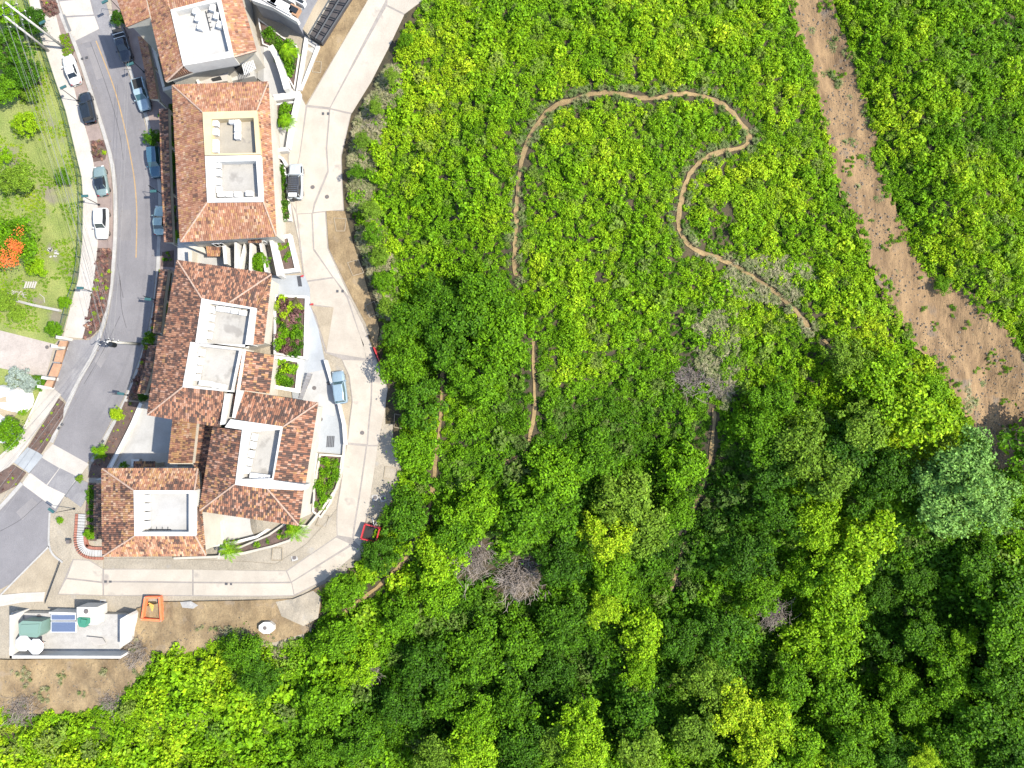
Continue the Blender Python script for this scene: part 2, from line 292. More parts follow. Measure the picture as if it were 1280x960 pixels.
def sheet(name, poly, off, m, thick=.12, parent=None, world=False, cuts=1.0, amp=0, **kw):
    """polygon given in photo pixels, laid on the ground and following its slope"""
    pts = poly if world else [P(a, b, off)[:2] for a, b in poly]
    bm = bmesh.new(); bm.faces.new([bm.verts.new((p[0], p[1], 0)) for p in pts]); bm.normal_update()
    if list(bm.faces)[0].normal.z < 0: bmesh.ops.reverse_faces(bm, faces=bm.faces[:])
    xs = [p[0] for p in pts]; ys = [p[1] for p in pts]
    if max(T(xs, ys))-min(T(xs, ys)) > .005 or max(xs) > -48:
        for a0, a1, no in ((min(xs), max(xs), (1,0,0)), (min(ys), max(ys), (0,1,0))):
            k = math.ceil(a0/cuts)*cuts
            while k < a1:
                bmesh.ops.bisect_plane(bm, geom=bm.verts[:]+bm.edges[:]+bm.faces[:], plane_co=[k*v for v in no], plane_no=no); k += cuts
    bd = [e for e in bm.edges if e.is_boundary]
    top = set(bm.verts)
    r = bmesh.ops.extrude_edge_only(bm, edges=bd); low = {v for v in r['geom'] if isinstance(v, bmesh.types.BMVert)}
    for v in bm.verts:
        v.co.z = float(T(v.co.x, v.co.y))+(off-thick if v in low else off)
    if amp:
        for v in bm.verts:
            if v not in low: v.co.z += float(relief(v.co.x, v.co.y, amp))
    big = [f for f in bm.faces if len(f.verts) > 3]; bmesh.ops.triangulate(bm, faces=big)
    mb_v = [v.co.copy() for v in bm.verts]; bm.verts.index_update(); fs = [[v.index for v in f.verts] for f in bm.faces]; bm.free()
    mb = MB(); mb.add(mb_v, fs, m); return mb.build(name, parent, **kw)
def line_poly(pl, hw):
    """ribbon outline round a pixel polyline, half width in pixels"""
    L, R = [], []
    for i, p in enumerate(pl):
        a = pl[max(0, i-1)]; b = pl[min(len(pl)-1, i+1)]; d = Vector((b[0]-a[0], b[1]-a[1])).normalized(); n = Vector((-d.y, d.x))*hw
        L.append((p[0]+n.x, p[1]+n.y)); R.append((p[0]-n.x, p[1]-n.y))
    return L+R[::-1]
def smooth_pl(pl, k=5):
    out = []; n = len(pl)
    for i in range(n-1):
        p0 = pl[max(0, i-1)]; p1 = pl[i]; p2 = pl[i+1]; p3 = pl[min(n-1, i+2)]
        for j in range(k):
            t = j/k; out.append(tuple(.5*((2*p1[c])+(-p0[c]+p2[c])*t+(2*p0[c]-5*p1[c]+4*p2[c]-p3[c])*t*t+(-p0[c]+3*p1[c]-3*p2[c]+p3[c])*t**3) for c in (0, 1)))
    return out+[tuple(pl[-1])]
def inset(pts, d):
    n = len(pts); a = sum(pts[i][0]*pts[(i+1) % n][1]-pts[(i+1) % n][0]*pts[i][1] for i in range(n)); s = 1 if a > 0 else -1; out = []
    for i in range(n):
        p0, p1, p2 = (Vector(pts[j][:2]) for j in (i-1, i, (i+1) % n)); e1 = (p1-p0).normalized(); e2 = (p2-p1).normalized()
        n1 = Vector((-e1.y, e1.x))*s; n2 = Vector((-e2.y, e2.x))*s; b = (n1+n2); q = b.length_squared
        out.append(p1+b*(d*2/q if q > .3 else 0))
    return out
def struct(o): o['kind'] = 'structure'; return o

# ------------------------------------------------------------------ ground and sky are one sheet and the World
nx = len(AX); tv = np.stack([TX.ravel(), TY.ravel(), (TZ-.03).ravel()], 1)
ti = np.arange(nx*nx).reshape(nx, nx); tf = np.stack([ti[:-1,:-1], ti[1:,:-1], ti[1:,1:], ti[:-1,1:]], -1).reshape(-1, 4)
g = MB(); g.v = [tuple(v) for v in tv]; cx = (tv[tf].mean(1)); gv = inpoly(cx[:,0], cx[:,1], URB_W); g.mats = ['dirt_road', 'undersoil']; g.f = tf.tolist(); g.m = gv.astype(int).tolist()
struct(g.build('ground', org=(0,0,0)))
# lawn of the park on the far left
struct(sheet('lawn', [(-60,-40),(30,-40),(41,20),(57,63),(68,97),(82,138),(95,190),(102,221),(104,251),(103,302),(98,349),(90,375),(77,420),(68,430),(0,413),(-60,400)], .02, 'lawn'))
struct(sheet('lawn', [(-60,462),(0,460),(57,472),(55,480),(46,500),(32,530),(20,554),(0,575),(-60,620)], .02, 'lawn'))
# street
street = struct(sheet('asphalt_road', [(66,-60),(73,0),(88,40),(97,56),(120,126),(140,192),(146,231),(147,271),(146,310),(142,355),(136,392),(132,407),(120,441),(102,474),(87,506),(67,555),(51,571),(30,601),(0,632),(-60,690),(-60,800),(0,742),(18,725),(61,681),(60,660),(69,641),(81,619),(110,577),(126,551),(154,498),(173,451),(185,411),(191,375),(194,342),(196,312),(198,261),(196,221),(190,190),(179,146),(171,126),(160,89),(148,67),(140,40),(120,-60)], .01, 'asphalt'))
def on(parent, name, poly, off, m, **kw): return sheet(name, poly, off, m, parent=parent, thick=.06, **kw)
cw = struct(sheet('crosswalk', [(70,-30),(73,0),(88,40),(97,56),(142,43),(134,20),(126,-30)], .018, 'asphalt_old', thick=.02))
for q, m in (([(74,2),(112,-2),(117,18),(80,20)], 'pavement'), ([(81,22),(118,20),(124,36),(92,52)], 'pavement'), ([(114,-2),(130,-4),(137,18),(119,18)], 'paver_grey'), ([(120,20),(136,20),(141,42),(126,46)], 'paver_grey')):
    on(cw, 'paving_slab', q, .024, m)
cw = struct(sheet('crosswalk', [(66,555),(111,580),(98,598),(81,619),(69,636),(27,605),(51,571)], .018, 'pavement', thick=.02))
for q, m in (([(52,572),(74,585),(58,606),(38,591)], 'paver_grey'), ([(75,585),(97,596),(82,618),(59,607)], 'paver_grey'), ([(67,557),(109,580),(98,595),(54,570)], 'pavement'), ([(37,592),(80,620),(69,635),(28,605)], 'pavement')):
    on(cw, 'paving_slab', q, .024, m)
for pl in ([(120,51),(138,97),(148,128),(157,165),(163,195),(168,225),(171,267),(170,322)],):
    on(street, 'centre_line', line_poly(smooth_pl(pl), .7), .018, 'paint_yellow')
for pl in ([(113,53),(125,85),(140,130),(150,170),(154,200)], [(150,350),(152,385),(158,410)], [(150,395),(128,440),(105,480)], [(0,664),(25,650),(45,632),(68,612)], [(147,330),(150,352),(154,372)]):
    on(street, 'tar_seam', line_poly(smooth_pl(pl), .35), .016, 'tar')
for q, m in (([(108,60),(118,58),(130,96),(121,100)], 'asphalt_old'), ([(150,262),(163,262),(164,300),(151,301)], 'asphalt_old'), ([(118,452),(132,430),(140,436),(126,460)], 'asphalt_old'), ([(20,640),(40,622),(48,630),(28,650)], 'asphalt_old')): on(street, 'asphalt_patch', q, .014, m)
cl = smooth_pl([(104,20),(122,51),(140,97),(150,128),(159,165),(165,195),(170,225),(173,267),(172,322),(168,370),(158,420),(140,470),(112,520)])
for o1 in (-24, -15, 10, 19):
    tr_ = []
    for i, p in enumerate(cl):
        a = cl[max(0, i-1)]; b = cl[min(len(cl)-1, i+1)]; d = Vector((b[0]-a[0], b[1]-a[1])).normalized(); tr_.append((p[0]-d.y*-o1, p[1]-d.x*o1))
    on(street, 'tyre_track', line_poly(tr_, 1.7), .0125, 'asphalt_worn')
# west pavement, parking bay and kerb
struct(sheet('sidewalk', [(20,-60),(36,0),(41,20),(57,63),(68,97),(82,138),(95,192),(102,221),(104,251),(103,302),(98,349),(90,375),(79,421),(104,423),(108,400),(113,378),(117,360),(122,306),(122,257),(117,205),(111,175),(97,128),(90,100),(80,60),(70,20),(60,-60)], .12, 'pavement', thick=.2))
struct(sheet('parking_bay', [(60,-60),(70,20),(80,60),(90,100),(97,128),(111,175),(117,205),(122,257),(122,306),(117,360),(113,378),(108,400),(104,423),(112,424),(120,411),(132,386),(137,360),(141,310),(141,271),(140,231),(134,192),(114,126),(91,58),(84,42),(68,0),(62,-60)], .06, 'paver_pink', thick=.1))
def kerb(pl, hw=2.2): return struct(sheet('kerb', line_poly(smooth_pl(pl), hw), .14, 'concrete_kerb', thick=.2))
kerb([(66,-30),(70,0),(85,40),(94,57),(117,126),(137,192),(143,231),(144,271),(143,310),(139,355),(133,388),(128,407),(117,441),(99,474),(84,506),(64,553)])
kerb([(27,604),(0,634),(-40,672)]); kerb([(138,18),(143,38),(151,67),(163,88),(174,126),(183,146),(192,190),(198,221),(200,261),(198,312),(197,342),(194,375),(188,411),(176,451),(157,500),(129,552),(115,577)])
kerb([(62,641),(61,660),(61,681),(66,693),(78,703)], 1.2); kerb([(61,683),(18,726),(-40,785)], 1)
struct(sheet('driveway', [(79,424),(112,425),(127,412),(117,441),(99,474),(85,505),(78,497),(66,485),(52,484)], .05, 'paver_grey', thick=.1))
struct(sheet('driveway', [(-60,400),(0,413),(68,430),(57,472),(0,460),(-60,455)], .03, 'paver_beige', thick=.08))
struct(sheet('sidewalk', [(52,484),(66,485),(76,493),(68,506),(36,553),(20,575),(3,592),(-60,650),(-60,600),(0,571),(20,551),(33,527)], .11, 'pavement', thick=.2))
struct(sheet('sidewalk', [(36,557),(54,570),(36,591),(17,578)], .1, 'deck_blue', thick=.2))
struct(sheet('sidewalk', [(98,598),(118,607),(101,634),(82,620)], .06, 'paver_grey', thick=.2))
on(street, 'tactile_strip', [(51,571),(54,573),(37,592),(34,590)], .02, 'paver_dark'); on(street, 'tactile_strip', [(95,600),(98,602),(83,622),(80,620)], .02, 'paver_dark'); on(street, 'tactile_strip', [(78,18),(81,18),(89,38),(86,40)], .15, 'paver_dark')
# paving east of the street
struct(sheet('sidewalk', [(135,-60),(141,20),(153,60),(165,88),(176,126),(185,146),(194,190),(200,221),(202,261),(200,312),(199,342),(222,342),(222,-60)], .1, 'paver_pink', thick=.15))
struct(sheet('forecourt', [(175,503),(190,503),(222,520),(222,600),(118,600),(126,597),(140,571),(163,530)], .08, 'white_floor', thick=.2))
struct(sheet('forecourt', [(146,583),(166,566),(214,566),(222,600),(140,600)], .09, 'pavement', thick=.1))
# sandy corner and the curved pavement by the water-tank building
struct(sheet('sand_patch', [(61,684),(77,701),(76,703),(56,741),(2,742),(-60,800),(-60,770),(18,727)], .02, 'sand', thick=.1))
struct(sheet('sidewalk', [(-60,765),(0,744),(30,741),(56,740),(54,752),(28,753),(0,758),(-60,785)], .1, 'pavement', thick=.2))
struct(sheet('dirt_patch', [(62,642),(100,640),(98,690),(129,696),(129,711),(112,700),(92,699),(80,703),(63,682)], .03, 'dirt_road', thick=.1))
# tan slope below the building and dirt along the ring road
struct(sheet('dirt_bank', [(-60,822),(14,824),(150,824),(160,800),(172,760),(205,752),(370,748),(405,730),(425,722),(402,745),(400,765),(385,790),(345,802),(290,800),(235,815),(180,845),(150,872),(100,892),(-60,890)], .05, 'dirt', thick=.2, cuts=.5, amp=.22))
struct(sheet('gravel_patch', [(345,752),(368,748),(392,738),(402,745),(398,772),(380,782),(352,770)], .08, 'dirt_road', thick=.1, cuts=.5, amp=.22))
struct(sheet('puddle_patch', [(226,752),(240,751),(249,756),(243,760),(229,759)], .08, 'concrete_kerb', thick=.1, cuts=.5, amp=.22))
struct(sheet('dirt_shoulder', [(408,263),(431,264),(440,300),(450,330),(462,370),(474,410),(470,440),(457,404),(440,372),(425,340),(411,310)], .04, 'dirt', thick=.1))
struct(sheet('dirt_shoulder', [(470,560),(484,540),(502,560),(500,605),(482,640),(455,690),(452,684),(462,632)], .04, 'dirt_road', thick=.1))
struct(sheet('dirt_shoulder', [(440,-40),(399,59),(374,112),(382,131),(458,2),(470,-40)], .04, 'dirt', thick=.1))
struct(sheet('dirt_shoulder', [(421,636),(406,655),(383,680),(345,705),(306,702),(258,700),(130,698),(130,711),(358,713),(421,670)], .04, 'dirt_road', thick=.1))
# ring road of cast concrete slabs
RR = [(465,-50),(460,0),(383,132),(373,114),(360,195),(362,251),(373,300),(380,352),(388,381),(407,441),(427,449),(436,470),(440,502),(434,553),(421,634),(421,670),(358,713),(129,711),(112,700),(91,699),(72,743),(129,745),(368,745),(405,726),(450,688),(462,632),(473,556),(485,486),(468,442),(454,405),(439,375),(410,310),(407,264),(430,263),(428,230),(427,195),(439,142),(464,102),(486,59),(505,18),(529,0),(560,-50)]
ring = struct(sheet('concrete_road', RR, .03, 'joint', thick=.2))
SL = [[(462,-45),(484,-45),(482,0),(412,134),(384,131),(460,0)], [(486,-45),(556,-45),(529,0),(506,17),(484,6)], [(483,8),(505,19),(486,59),(464,102),(440,141),(413,135)],
 [(374,117),(382,132),(374,195),(368,220),(370,262),(363,251),(361,195)], [(384,134),(411,137),(407,185),(409,213),(392,254),(390,266),(371,267),(369,220),(375,195)],
 [(413,137),(438,143),(426,195),(427,230),(429,262),(392,265),(394,256),(411,215),(409,185)], [(364,253),(370,268),(380,350),(374,302)], [(372,268),(389,267),(391,312),(415,346),(381,351)], [(391,267),(406,265),(409,310),(437,372),(416,345),(393,311)],
 [(381,353),(417,348),(433,372),(446,410),(455,431),(457,448),(408,440),(417,384),(389,380)], [(419,348),(438,375),(453,405),(467,442),(458,446),(447,409),(435,371)], [(428,450),(464,451),(463,500),(458,555),(435,553),(441,502),(437,470)], [(466,450),(469,449),(484,486),(481,515),(472,556),(460,556),(465,500)],
 [(434,556),(457,558),(440,672),(422,669),(422,634)], [(459,558),(472,558),(461,632),(450,683),(442,675)], [(420,672),(438,680),(364,727),(359,714)], [(440,682),(449,688),(405,725),(368,743),(365,728)],
 [(130,712),(240,712),(240,727),(130,726)], [(242,712),(357,714),(363,727),(242,727)], [(130,728),(240,729),(240,744),(130,744)], [(242,729),(364,729),(367,744),(242,744)], [(92,700),(111,701),(128,711),(128,727),(84,722)], [(83,724),(128,729),(128,744),(73,742)]]
for q in SL: on(ring, 'slab', q, .045, 'concrete')
for q in ([(410,384),(417,384),(408,438),(395,395),(388,382)], [(427,502),(439,502),(434,552),(430,548)]): sheet('dirt_verge', q, .08, 'sand', kind='structure')
# blue-grey terrace deck between the houses and the ring road
struct(sheet('terrace_deck', [(330,344),(381,344),(387,360),(388,382),(398,412),(405,447),(414,480),(422,502),(428,530),(430,555),(428,568),(398,565),(370,535),(360,440),(330,400)], .16, 'deck_blue', thick=.4))
struct(sheet('terrace_deck', [(312,66),(336,60),(346,75),(360,110),(374,112),(366,130),(361,190),(338,192),(330,104),(316,95)], .16, 'white_floor', thick=.4))
struct(sheet('terrace_deck', [(385,466),(406,462),(420,502),(418,520),(392,512),(378,500)], .2, 'white_floor', thick=.1))
# landslide scar and trails
sc_pts = []
for i, (a, b) in enumerate(smooth_pl(SCAR+[SCAR[0]], 6)[:-1]): sc_pts.append((a+random.uniform(-4, 4), b+random.uniform(-4, 4)))
struct(sheet('landslide_scar', sc_pts, .05, 'scar_soil', thick=.3, cuts=.5, amp=.32))
TRAILS = [[(645,345),(643,318),(645,290),(646,255),(648,230),(655,190),(668,160),(690,135),(720,123),(757,116),(800,122),(820,123),(850,117),(880,121),(905,132),(925,152),(936,170),(930,183),(900,190),(878,200),(862,218),(853,245),(848,275),(851,292),(866,311),(895,322),(925,336),(950,352),(975,370),(1000,395),(1013,414)],
 [(1030,425),(1050,445),(1075,468),(1095,486)], [(553,448),(552,480),(550,530),(544,580),(535,640),(505,700),(470,735),(432,765)], [(666,425),(668,480),(666,530),(655,565),(634,577)], [(893,510),(890,560),(878,610),(862,650),(850,700),(835,748)]]
for i, t in enumerate(TRAILS):
    struct(sheet('dirt_trail', [(a+random.uniform(-1.1,1.1), b+random.uniform(-1.1,1.1)) for a, b in line_poly(smooth_pl(t, 4), 2.7 if i == 0 else 2.2)], .07, 'trail', thick=.1, cuts=1))

# ------------------------------------------------------------------ houses
def tiles(mb, e0, e1, i1, i0, m, tw=.25, tl=.40):
    e0, e1, i1, i0 = map(Vector, (e0, e1, i1, i0)); u = (e1-e0).normalized(); nrm = (e1-e0).cross((i0+i1)/2-(e0+e1)/2).normalized()
    if nrm.z < 0: nrm = -nrm
    depth = abs(((i0+i1)/2-e0).cross(u).length); n = max(1, round(depth/tl))
    for j in range(n):
        v0, v1 = j/n-.02, (j+1)/n+.03
        def edge(v): return e0.lerp(i0, v), e1.lerp(i1, v)
        La, Ra = edge(v0); Lb, Rb = edge(v1)
        lo = min((La-e0).dot(u), (Lb-e0).dot(u)); hi = max((Ra-e0).dot(u), (Rb-e0).dot(u)); k = math.floor(lo/tw)
        while k*tw < hi:
            def pt(s, L, R, h):
                a, b = (L-e0).dot(u), (R-e0).dot(u); s = min(max(s, a), b); t = min(1, max(0, (s-a)/max(1e-3, b-a))); return L.lerp(R, t)+nrm*h
            s0, s1 = k*tw, (k+1)*tw; sm = (s0+s1)/2; k += 1; j1 = random.uniform(-.01, .015)
            if min(s1, (Ra-e0).dot(u))-max(s0, (La-e0).dot(u)) < .05 and min(s1, (Rb-e0).dot(u))-max(s0, (Lb-e0).dot(u)) < .05: continue
            a = [pt(s0, La, Ra, .03+j1), pt(sm-.06, La, Ra, .11+j1), pt(sm+.06, La, Ra, .11+j1), pt(s1, La, Ra, .03+j1), pt(s0, Lb, Rb, 0), pt(sm-.06, Lb, Rb, .07), pt(sm+.06, Lb, Rb, .07), pt(s1, Lb, Rb, 0)]
            mb.add(a, [(0,1,5,4), (1,2,6,5), (2,3,7,6)], m)
def slope(name, parent, q, m, **kw):
    """one roof slope: deck under it and its tiles"""
    d = MB(); low = min(p.z for p in q)-.3
    c = [p-Vector((0, 0, .05)) for p in q]; d.prism(c, low, 'cream_wall', 'brown_bar'); r = d.build('roof', parent)
    t = MB(); tiles(t, *q, m); t.build('roof_tiles', r, kind='stuff', org=None); return r
def windows(parent, wp, zt, zb, every=2.6, edges=None, mwall='frame'):
    n = len(wp); a = sum(wp[i][0]*wp[(i+1) % n][1]-wp[(i+1) % n][0]*wp[i][1] for i in range(n)); s = 1 if a > 0 else -1
    for i in range(n):
        p0, p1 = Vector(wp[i][:2]), Vector(wp[(i+1) % n][:2]); L = (p1-p0).length
        if L < 3: continue
        e = (p1-p0)/L; nn = Vector((e.y, -e.x))*s
        if nn.x > .5: continue
        k = int(L//(every if nn.y > -.5 else 4.5)); ang = math.atan2(e.y, e.x)
        for j in range(k):
            c = p0+e*(L*(j+.5)/k); zg = max(zb, float(T(c.x+nn.x, c.y+nn.y)))
            lv = 0
            for z in np.arange(zt-2.0-(1.6 if nn.y < -.5 else 0), zg+1.0, -3.1):
                if lv > 2: break
                lv += 1
                f = MB(); cc = Vector((c.x, c.y, z))+Vector((nn.x, nn.y, 0))*.03; hw, hh = .6, .75
                ex = Vector((e.x, e.y, 0))
                for dx, dz, w_, h_ in ((0, hh, 1.36, .1), (0, -hh, 1.36, .1), (-hw-.03, 0, .1, 1.42), (hw+.03, 0, .1, 1.42), (0, 0, .06, 1.4)):
                    f.box(cc+ex*dx+Vector((0, 0, dz)), (w_, .12, h_), 'white_metal', ang)
                wo = f.build('window', parent); gq = MB(); gq.box(cc, (1.2, .05, 1.42), 'glass_dark', ang); gq.build('pane', wo)
def house(label, outline, ze, rise, facets, tm, courts, hips, group=None, wall='cream_wall', win=True):
    zi = ze+rise; op = [W(a, b, ze) for a, b in outline]; wp = inset(op, .45); zb = min(float(T(p.x, p.y)) for p in wp)-1
    c0 = ctr(op); e = empty('house', (c0.x, c0.y, float(T(c0.x, c0.y))), label, 'house', group)
    mb = MB(); mb.prism([(p.x, p.y, ze-.3) for p in wp], zb, wall); mb.build('wall', e)
    if win: windows(e, wp, ze-.3, zb+1)
    for q in facets:
        z = [ze, ze, zi, zi] if len(q) == 4 else q[4]
        slope('roof', e, [W(q[i][0], q[i][1], z[i]) for i in range(4)], tm)
    for a, b, za, zb_ in hips:
        h = MB(); A, B = W(*a, ze+rise*za+.12), W(*b, ze+rise*zb_+.12); n = max(2, int((B-A).length/.45))
        for i in range(n): h.bar(A.lerp(B, i/n), A.lerp(B, (i+1.08)/n), .12, 'ridge', 6, .09)
        h.build('ridge_cap', e)
    for oq, iq, fm, wm, dep in courts:
        O = [W(a, b, zi+.3) for a, b in oq]; I = [W(a, b, zi+.3) for a, b in iq]; h = MB(); n = len(O)
        for i in range(n):
            j = (i+1) % n
            if (O[i]-I[i]).length+(O[j]-I[j]).length < .1: continue
            h.add([O[i], O[j], I[j], I[i]], [(0, 1, 2, 3)], wm)
            h.add([O[i], O[j], (O[j].x, O[j].y, ze-.2), (O[i].x, O[i].y, ze-.2)], [(0, 1, 2, 3)], wm)
            h.add([I[i], I[j], (I[j].x, I[j].y, zi-dep), (I[i].x, I[i].y, zi-dep)], [(0, 1, 2, 3)], wm)
        h.build('parapet', e); f = MB(); f.prism([(p.x, p.y, zi-dep+.1) for p in inset(I, -.05)], zi-dep-.1, fm); f.build('terrace_floor', e)
    return e
def quadring(O, I): return [(O[i], O[(i+1) % 4], I[(i+1) % 4], I[i]) for i in range(4)]
ZN, ZA, ZB, ZC, ZD = 14, 14, 13, 13, 12; RI = 1.5
O = [(173,-45),(281,-75),(320,63),(208,102)]; I = [(213,12),(275,-4),(292,71),(229,82)]
hN = house('red-tiled house at the top edge with a bright white rectangular roof terrace', O, ZN, RI, quadring(O, I), 'tile_warm', [([(213,12),(275,-4),(292,71),(229,82)], [(219,14),(271,2),(286,64),(231,77)], 'white_floor', 'white_wall', .8)], [((208,102),(229,82),0,1),((320,63),(292,71),0,1)])
O = [(216,107),(335,103),(345,295),(226,302)]; I = [(253,140),(321,138),(329,252),(259,253)]
hA = house('long red-tiled house with two stacked square roof terraces, yellow parapet round the upper one', O, ZA, RI, quadring(O, I), 'tile_warm',
  [([(253,140),(321,138),(326,193),(256,194)], [(264,149),(317,147),(320,191),(264,192)], 'beige_floor', 'yellow_wall', .9), ([(256.2,195),(326,194),(329,252),(259,253)], [(267,202),(320,201),(323,246),(267,248)], 'grey_floor', 'white_wall', .9)],
  [(O[i], I[i], 0, 1) for i in range(4)])
OB = [(222,326),(339,343),(329,430),(303,437),(290,491),(281,493),(275,533),(185,518),(199,420),(205,419)]
hB = house('dark red-tiled house with two staggered pale roof terraces, south of the narrow courtyard gap', OB, ZB, RI,
  [((222,326),(339,343),(320,385),(252,373)), ((339,343),(329,430),(315,431),(320,385)), ((205,420),(222,326),(252,373),(244,430)), ((185,518),(199,420),(238,427),(228,484)), ((275,533),(185,518),(228,484),(280,491))], 'tile_mixed',
  [([(252,373),(320,385),(315,431),(244,429)], [(260,379),(313,386),(306,434),(254,428)], 'grey_floor', 'white_wall', .9), ([(238,427.3),(303,436),(290,490),(228,484)], [(246,432),(299,438),(289,488),(238,482)], 'grey_floor', 'white_wall', .9)],
  [((222,326),(252,373),0,1),((339,343),(287,378),0,1),((185,518),(228,484),0,1)])
OC = [(304,438),(342,444),(336,491),(397,504),(381,606),(373,656),(250,638),(267,534),(290,534),(291,522)]
hC = house('dark red-tiled house with a narrow sunken white terrace, next to the pale blue deck', OC, ZC, RI,
  [((342,444),(336,492),(296,487),(304,438)), ((397,504),(292,488),(291,522),(353,534)), ((381,606),(397,504),(353,534),(342,600)), ((373,656),(250,638),(294,605),(334,611)), ((379,612),(373,656),(334,611),(333,610)), ((250,638),(267,534),(302,538),(294,605))], 'tile_dark',
  [([(303,534),(353,534),(341,600),(294,604)], [(312,537),(350,537),(340,598),(301,599)], 'grey_floor', 'white_wall', 1.2)],
  [((397,504),(353,534),0,1),((250,638),(294,605),0,1),((373,656),(334,611),0,1)])
for q, z0 in (([(304,437),(307,437),(294,523),(290,522)], 14.6), ([(281,492),(288,492),(281,530),(275,531)], 14.4), ([(288,524),(353,533),(352,537),(303,541),(302,537),(281,534)], 14.7), ([(294,604),(341,600),(381,606),(378,613),(333,611),(294,606)], 14.75)):
    mb = MB(); mb.prism([W(a, b, z0) for a, b in q], 12.2, 'white_wall'); mb.build('parapet', hC)
O = [(128,586),(247,586),(257,694),(129,695)]; I = [(167,613),(243,613),(244,670),(168,670)]
hD = house('square house at the street corner, half ochre, half dark tiles round a white terrace', O, ZD, RI, quadring(O, I), 'tile_split', [(I, [(177,617),(236,617),(236,665),(176,665)], 'white_floor', 'white_wall', .9)], [(O[i], I[i], 0, 1) for i in range(4)])
# lower wing between the corner house and its neighbours
c0 = W(235, 560, 0); an = empty('house_wing', (c0.x, c0.y, 0), 'low wing with bright ochre tiles beside a shaded dark tiled strip', 'house wing')
mb = MB(); mb.prism([W(a, b, 9.4) for a, b in [(217,522),(268,528),(252,600),(241,600),(241,580),(212,580)]], -.3, 'cream_wall'); mb.build('wall', an)
slope('roof', an, [W(211,579,9.6), W(217,522,9.6), W(246,526,10.6), W(240,579,10.6)], 'tile_ochre_low')
slope('roof', an, [W(241,612,9.6), W(247,526,9.6), W(270,530,10.2), W(256,612,10.2)], 'tile_dark')
# secondary tiled roof by the street, top
e = empty('tiled_porch', W(165, 15, 0), 'small salmon tiled roof beside the street left of the topmost house', 'porch')
mb = MB(); mb.prism([W(a, b, 13.2) for a, b in [(150,-10),(180,-10),(184,20),(161,29)]], -.2, 'cream_wall'); mb.build('wall', e); slope('roof', e, [W(159,34,13.4), W(143,-14,13.4), W(178,-20,14.6), W(187,22,14.6)], 'tile_warm')
# long tiled canopies along the pavement
def canopy(label, pl, z, tm, wd):
    L = [W(a, b, z) for a, b in pl]; R = [W(a+wd, b, z+.5) for a, b in pl]; e = empty('canopy', (L[0].x, L[0].y, 0), label, 'canopy', 'tiled canopies along the east pavement')
    if wd > 9.5: cp_ = 1
    for i in range(len(pl)-1): slope('roof', e, [L[i+1], L[i], R[i], R[i+1]], tm)
    for p in R:
        q = MB(); q.box((p.x-.2, p.y, (p.z-.3)/2-.2), (.25, .25, p.z-.1), 'cream_wall'); q.build('post', e)
canopy('short salmon tiled canopy strip beside the pickup trucks, upper street', [(173,46),(180,80),(188,124)], 4, 'tile_warm', 10)
canopy('long dull red tiled canopy strip covering the cars parked beside the long house', [(200,136),(201,180),(203,240),(206,303)], 7.2, 'tile_dark', 10)
canopy('upper dull red tiled strip left of the upper staggered roof', [(201,337),(196,375),(192,416)], 7.2, 'tile_dark', 9)
canopy('lower dull red tiled strip left of the lower staggered roof', [(186,432),(181,462),(172,492)], 7.2, 'tile_dark', 9)
canopy('narrow red tiled canopy strip on the street side of the corner house', [(119,604),(118,640),(119,674)], 5, 'tile_dark', 8)
# big grey roofed building at the top
e = empty('grey_building', W(370, 10, 8), 'grey flat-roofed building with beige roof strip and dark louvred edge at the top border', 'building')
mb = MB(); mb.prism([W(a, b, 13) for a, b in [(312,-30),(316,0),(340,8),(370,26),(384,-2),(400,-30)]], 6, 'grey_wall', 'grey_floor'); mb.build('wall', e)
mb = MB(); O = [W(a, b, 13.5) for a, b in [(314,0),(340,9),(371,27),(373,24),(342,5),(316,-4)]]; mb.prism(O, 12.6, 'white_wall'); mb.build('parapet', e)
mb = MB(); mb.prism([W(a, b, 10.6) for a, b in [(369,27),(386,0),(400,-30),(425,-30),(410,0),(384,42)]], 7, 'cream_wall', 'sand'); mb.build('roof', e)
for i in range(9):
    t = i/8; a = Vector((386, 43)).lerp(Vector((425, -24)), t); b = Vector((402, 53)).lerp(Vector((452, -24)), t); q = MB(); q.bar(W(a.x, a.y, 10.4), W(b.x, b.y, 10.4), .09, 'metal_dark', 4); q.build('louvre', e)
for (x0, y0), (x1, y1) in (((386,43),(425,-24)), ((394,48),(438,-24)), ((402,53),(452,-24))):
    q = MB(); q.bar(W(x0, y0, 10.5), W(x1, y1, 10.5), .12, 'metal_dark', 4); q.build('beam', e)
q = MB(); q.prism([W(a, b, 9.9) for a, b in [(385,44),(402,54),(455,-28),(426,-28)]], 8.2, 'dark_roof'); q.build('plinth', e)
for a, b, dx, dy, m in ((352,8,3.6,1.2,'white_wall'), (336,0,3,1,'white_wall'), (360,-4,2.6,1,'white_wall'), (376,3,1.3,.6,'white_metal'), (368,14,1.4,1.2,'tile_warm')):
    c = W(a, b, 13.4); q = MB(); q.box(c, (dx, dy, .7), m if m != 'tile_warm' else 'panel_orange', -.5); q.box(c+Vector((0, 0, .42)), (dx*.8, dy*.6, .14), 'metal_dark' if dx < 2 else 'white_metal', -.5)
    q.build('rooftop_unit', label={3.6:'long white box lying on the grey roof at the top edge', 3:'white box at the left end of the grey roof', 2.6:'middle white box close to the top border on the grey roof', 1.3:'small white unit beside the beige roof strip', 1.4:'small pinkish unit at the corner of the grey roof'}[dx], cat='roof box')
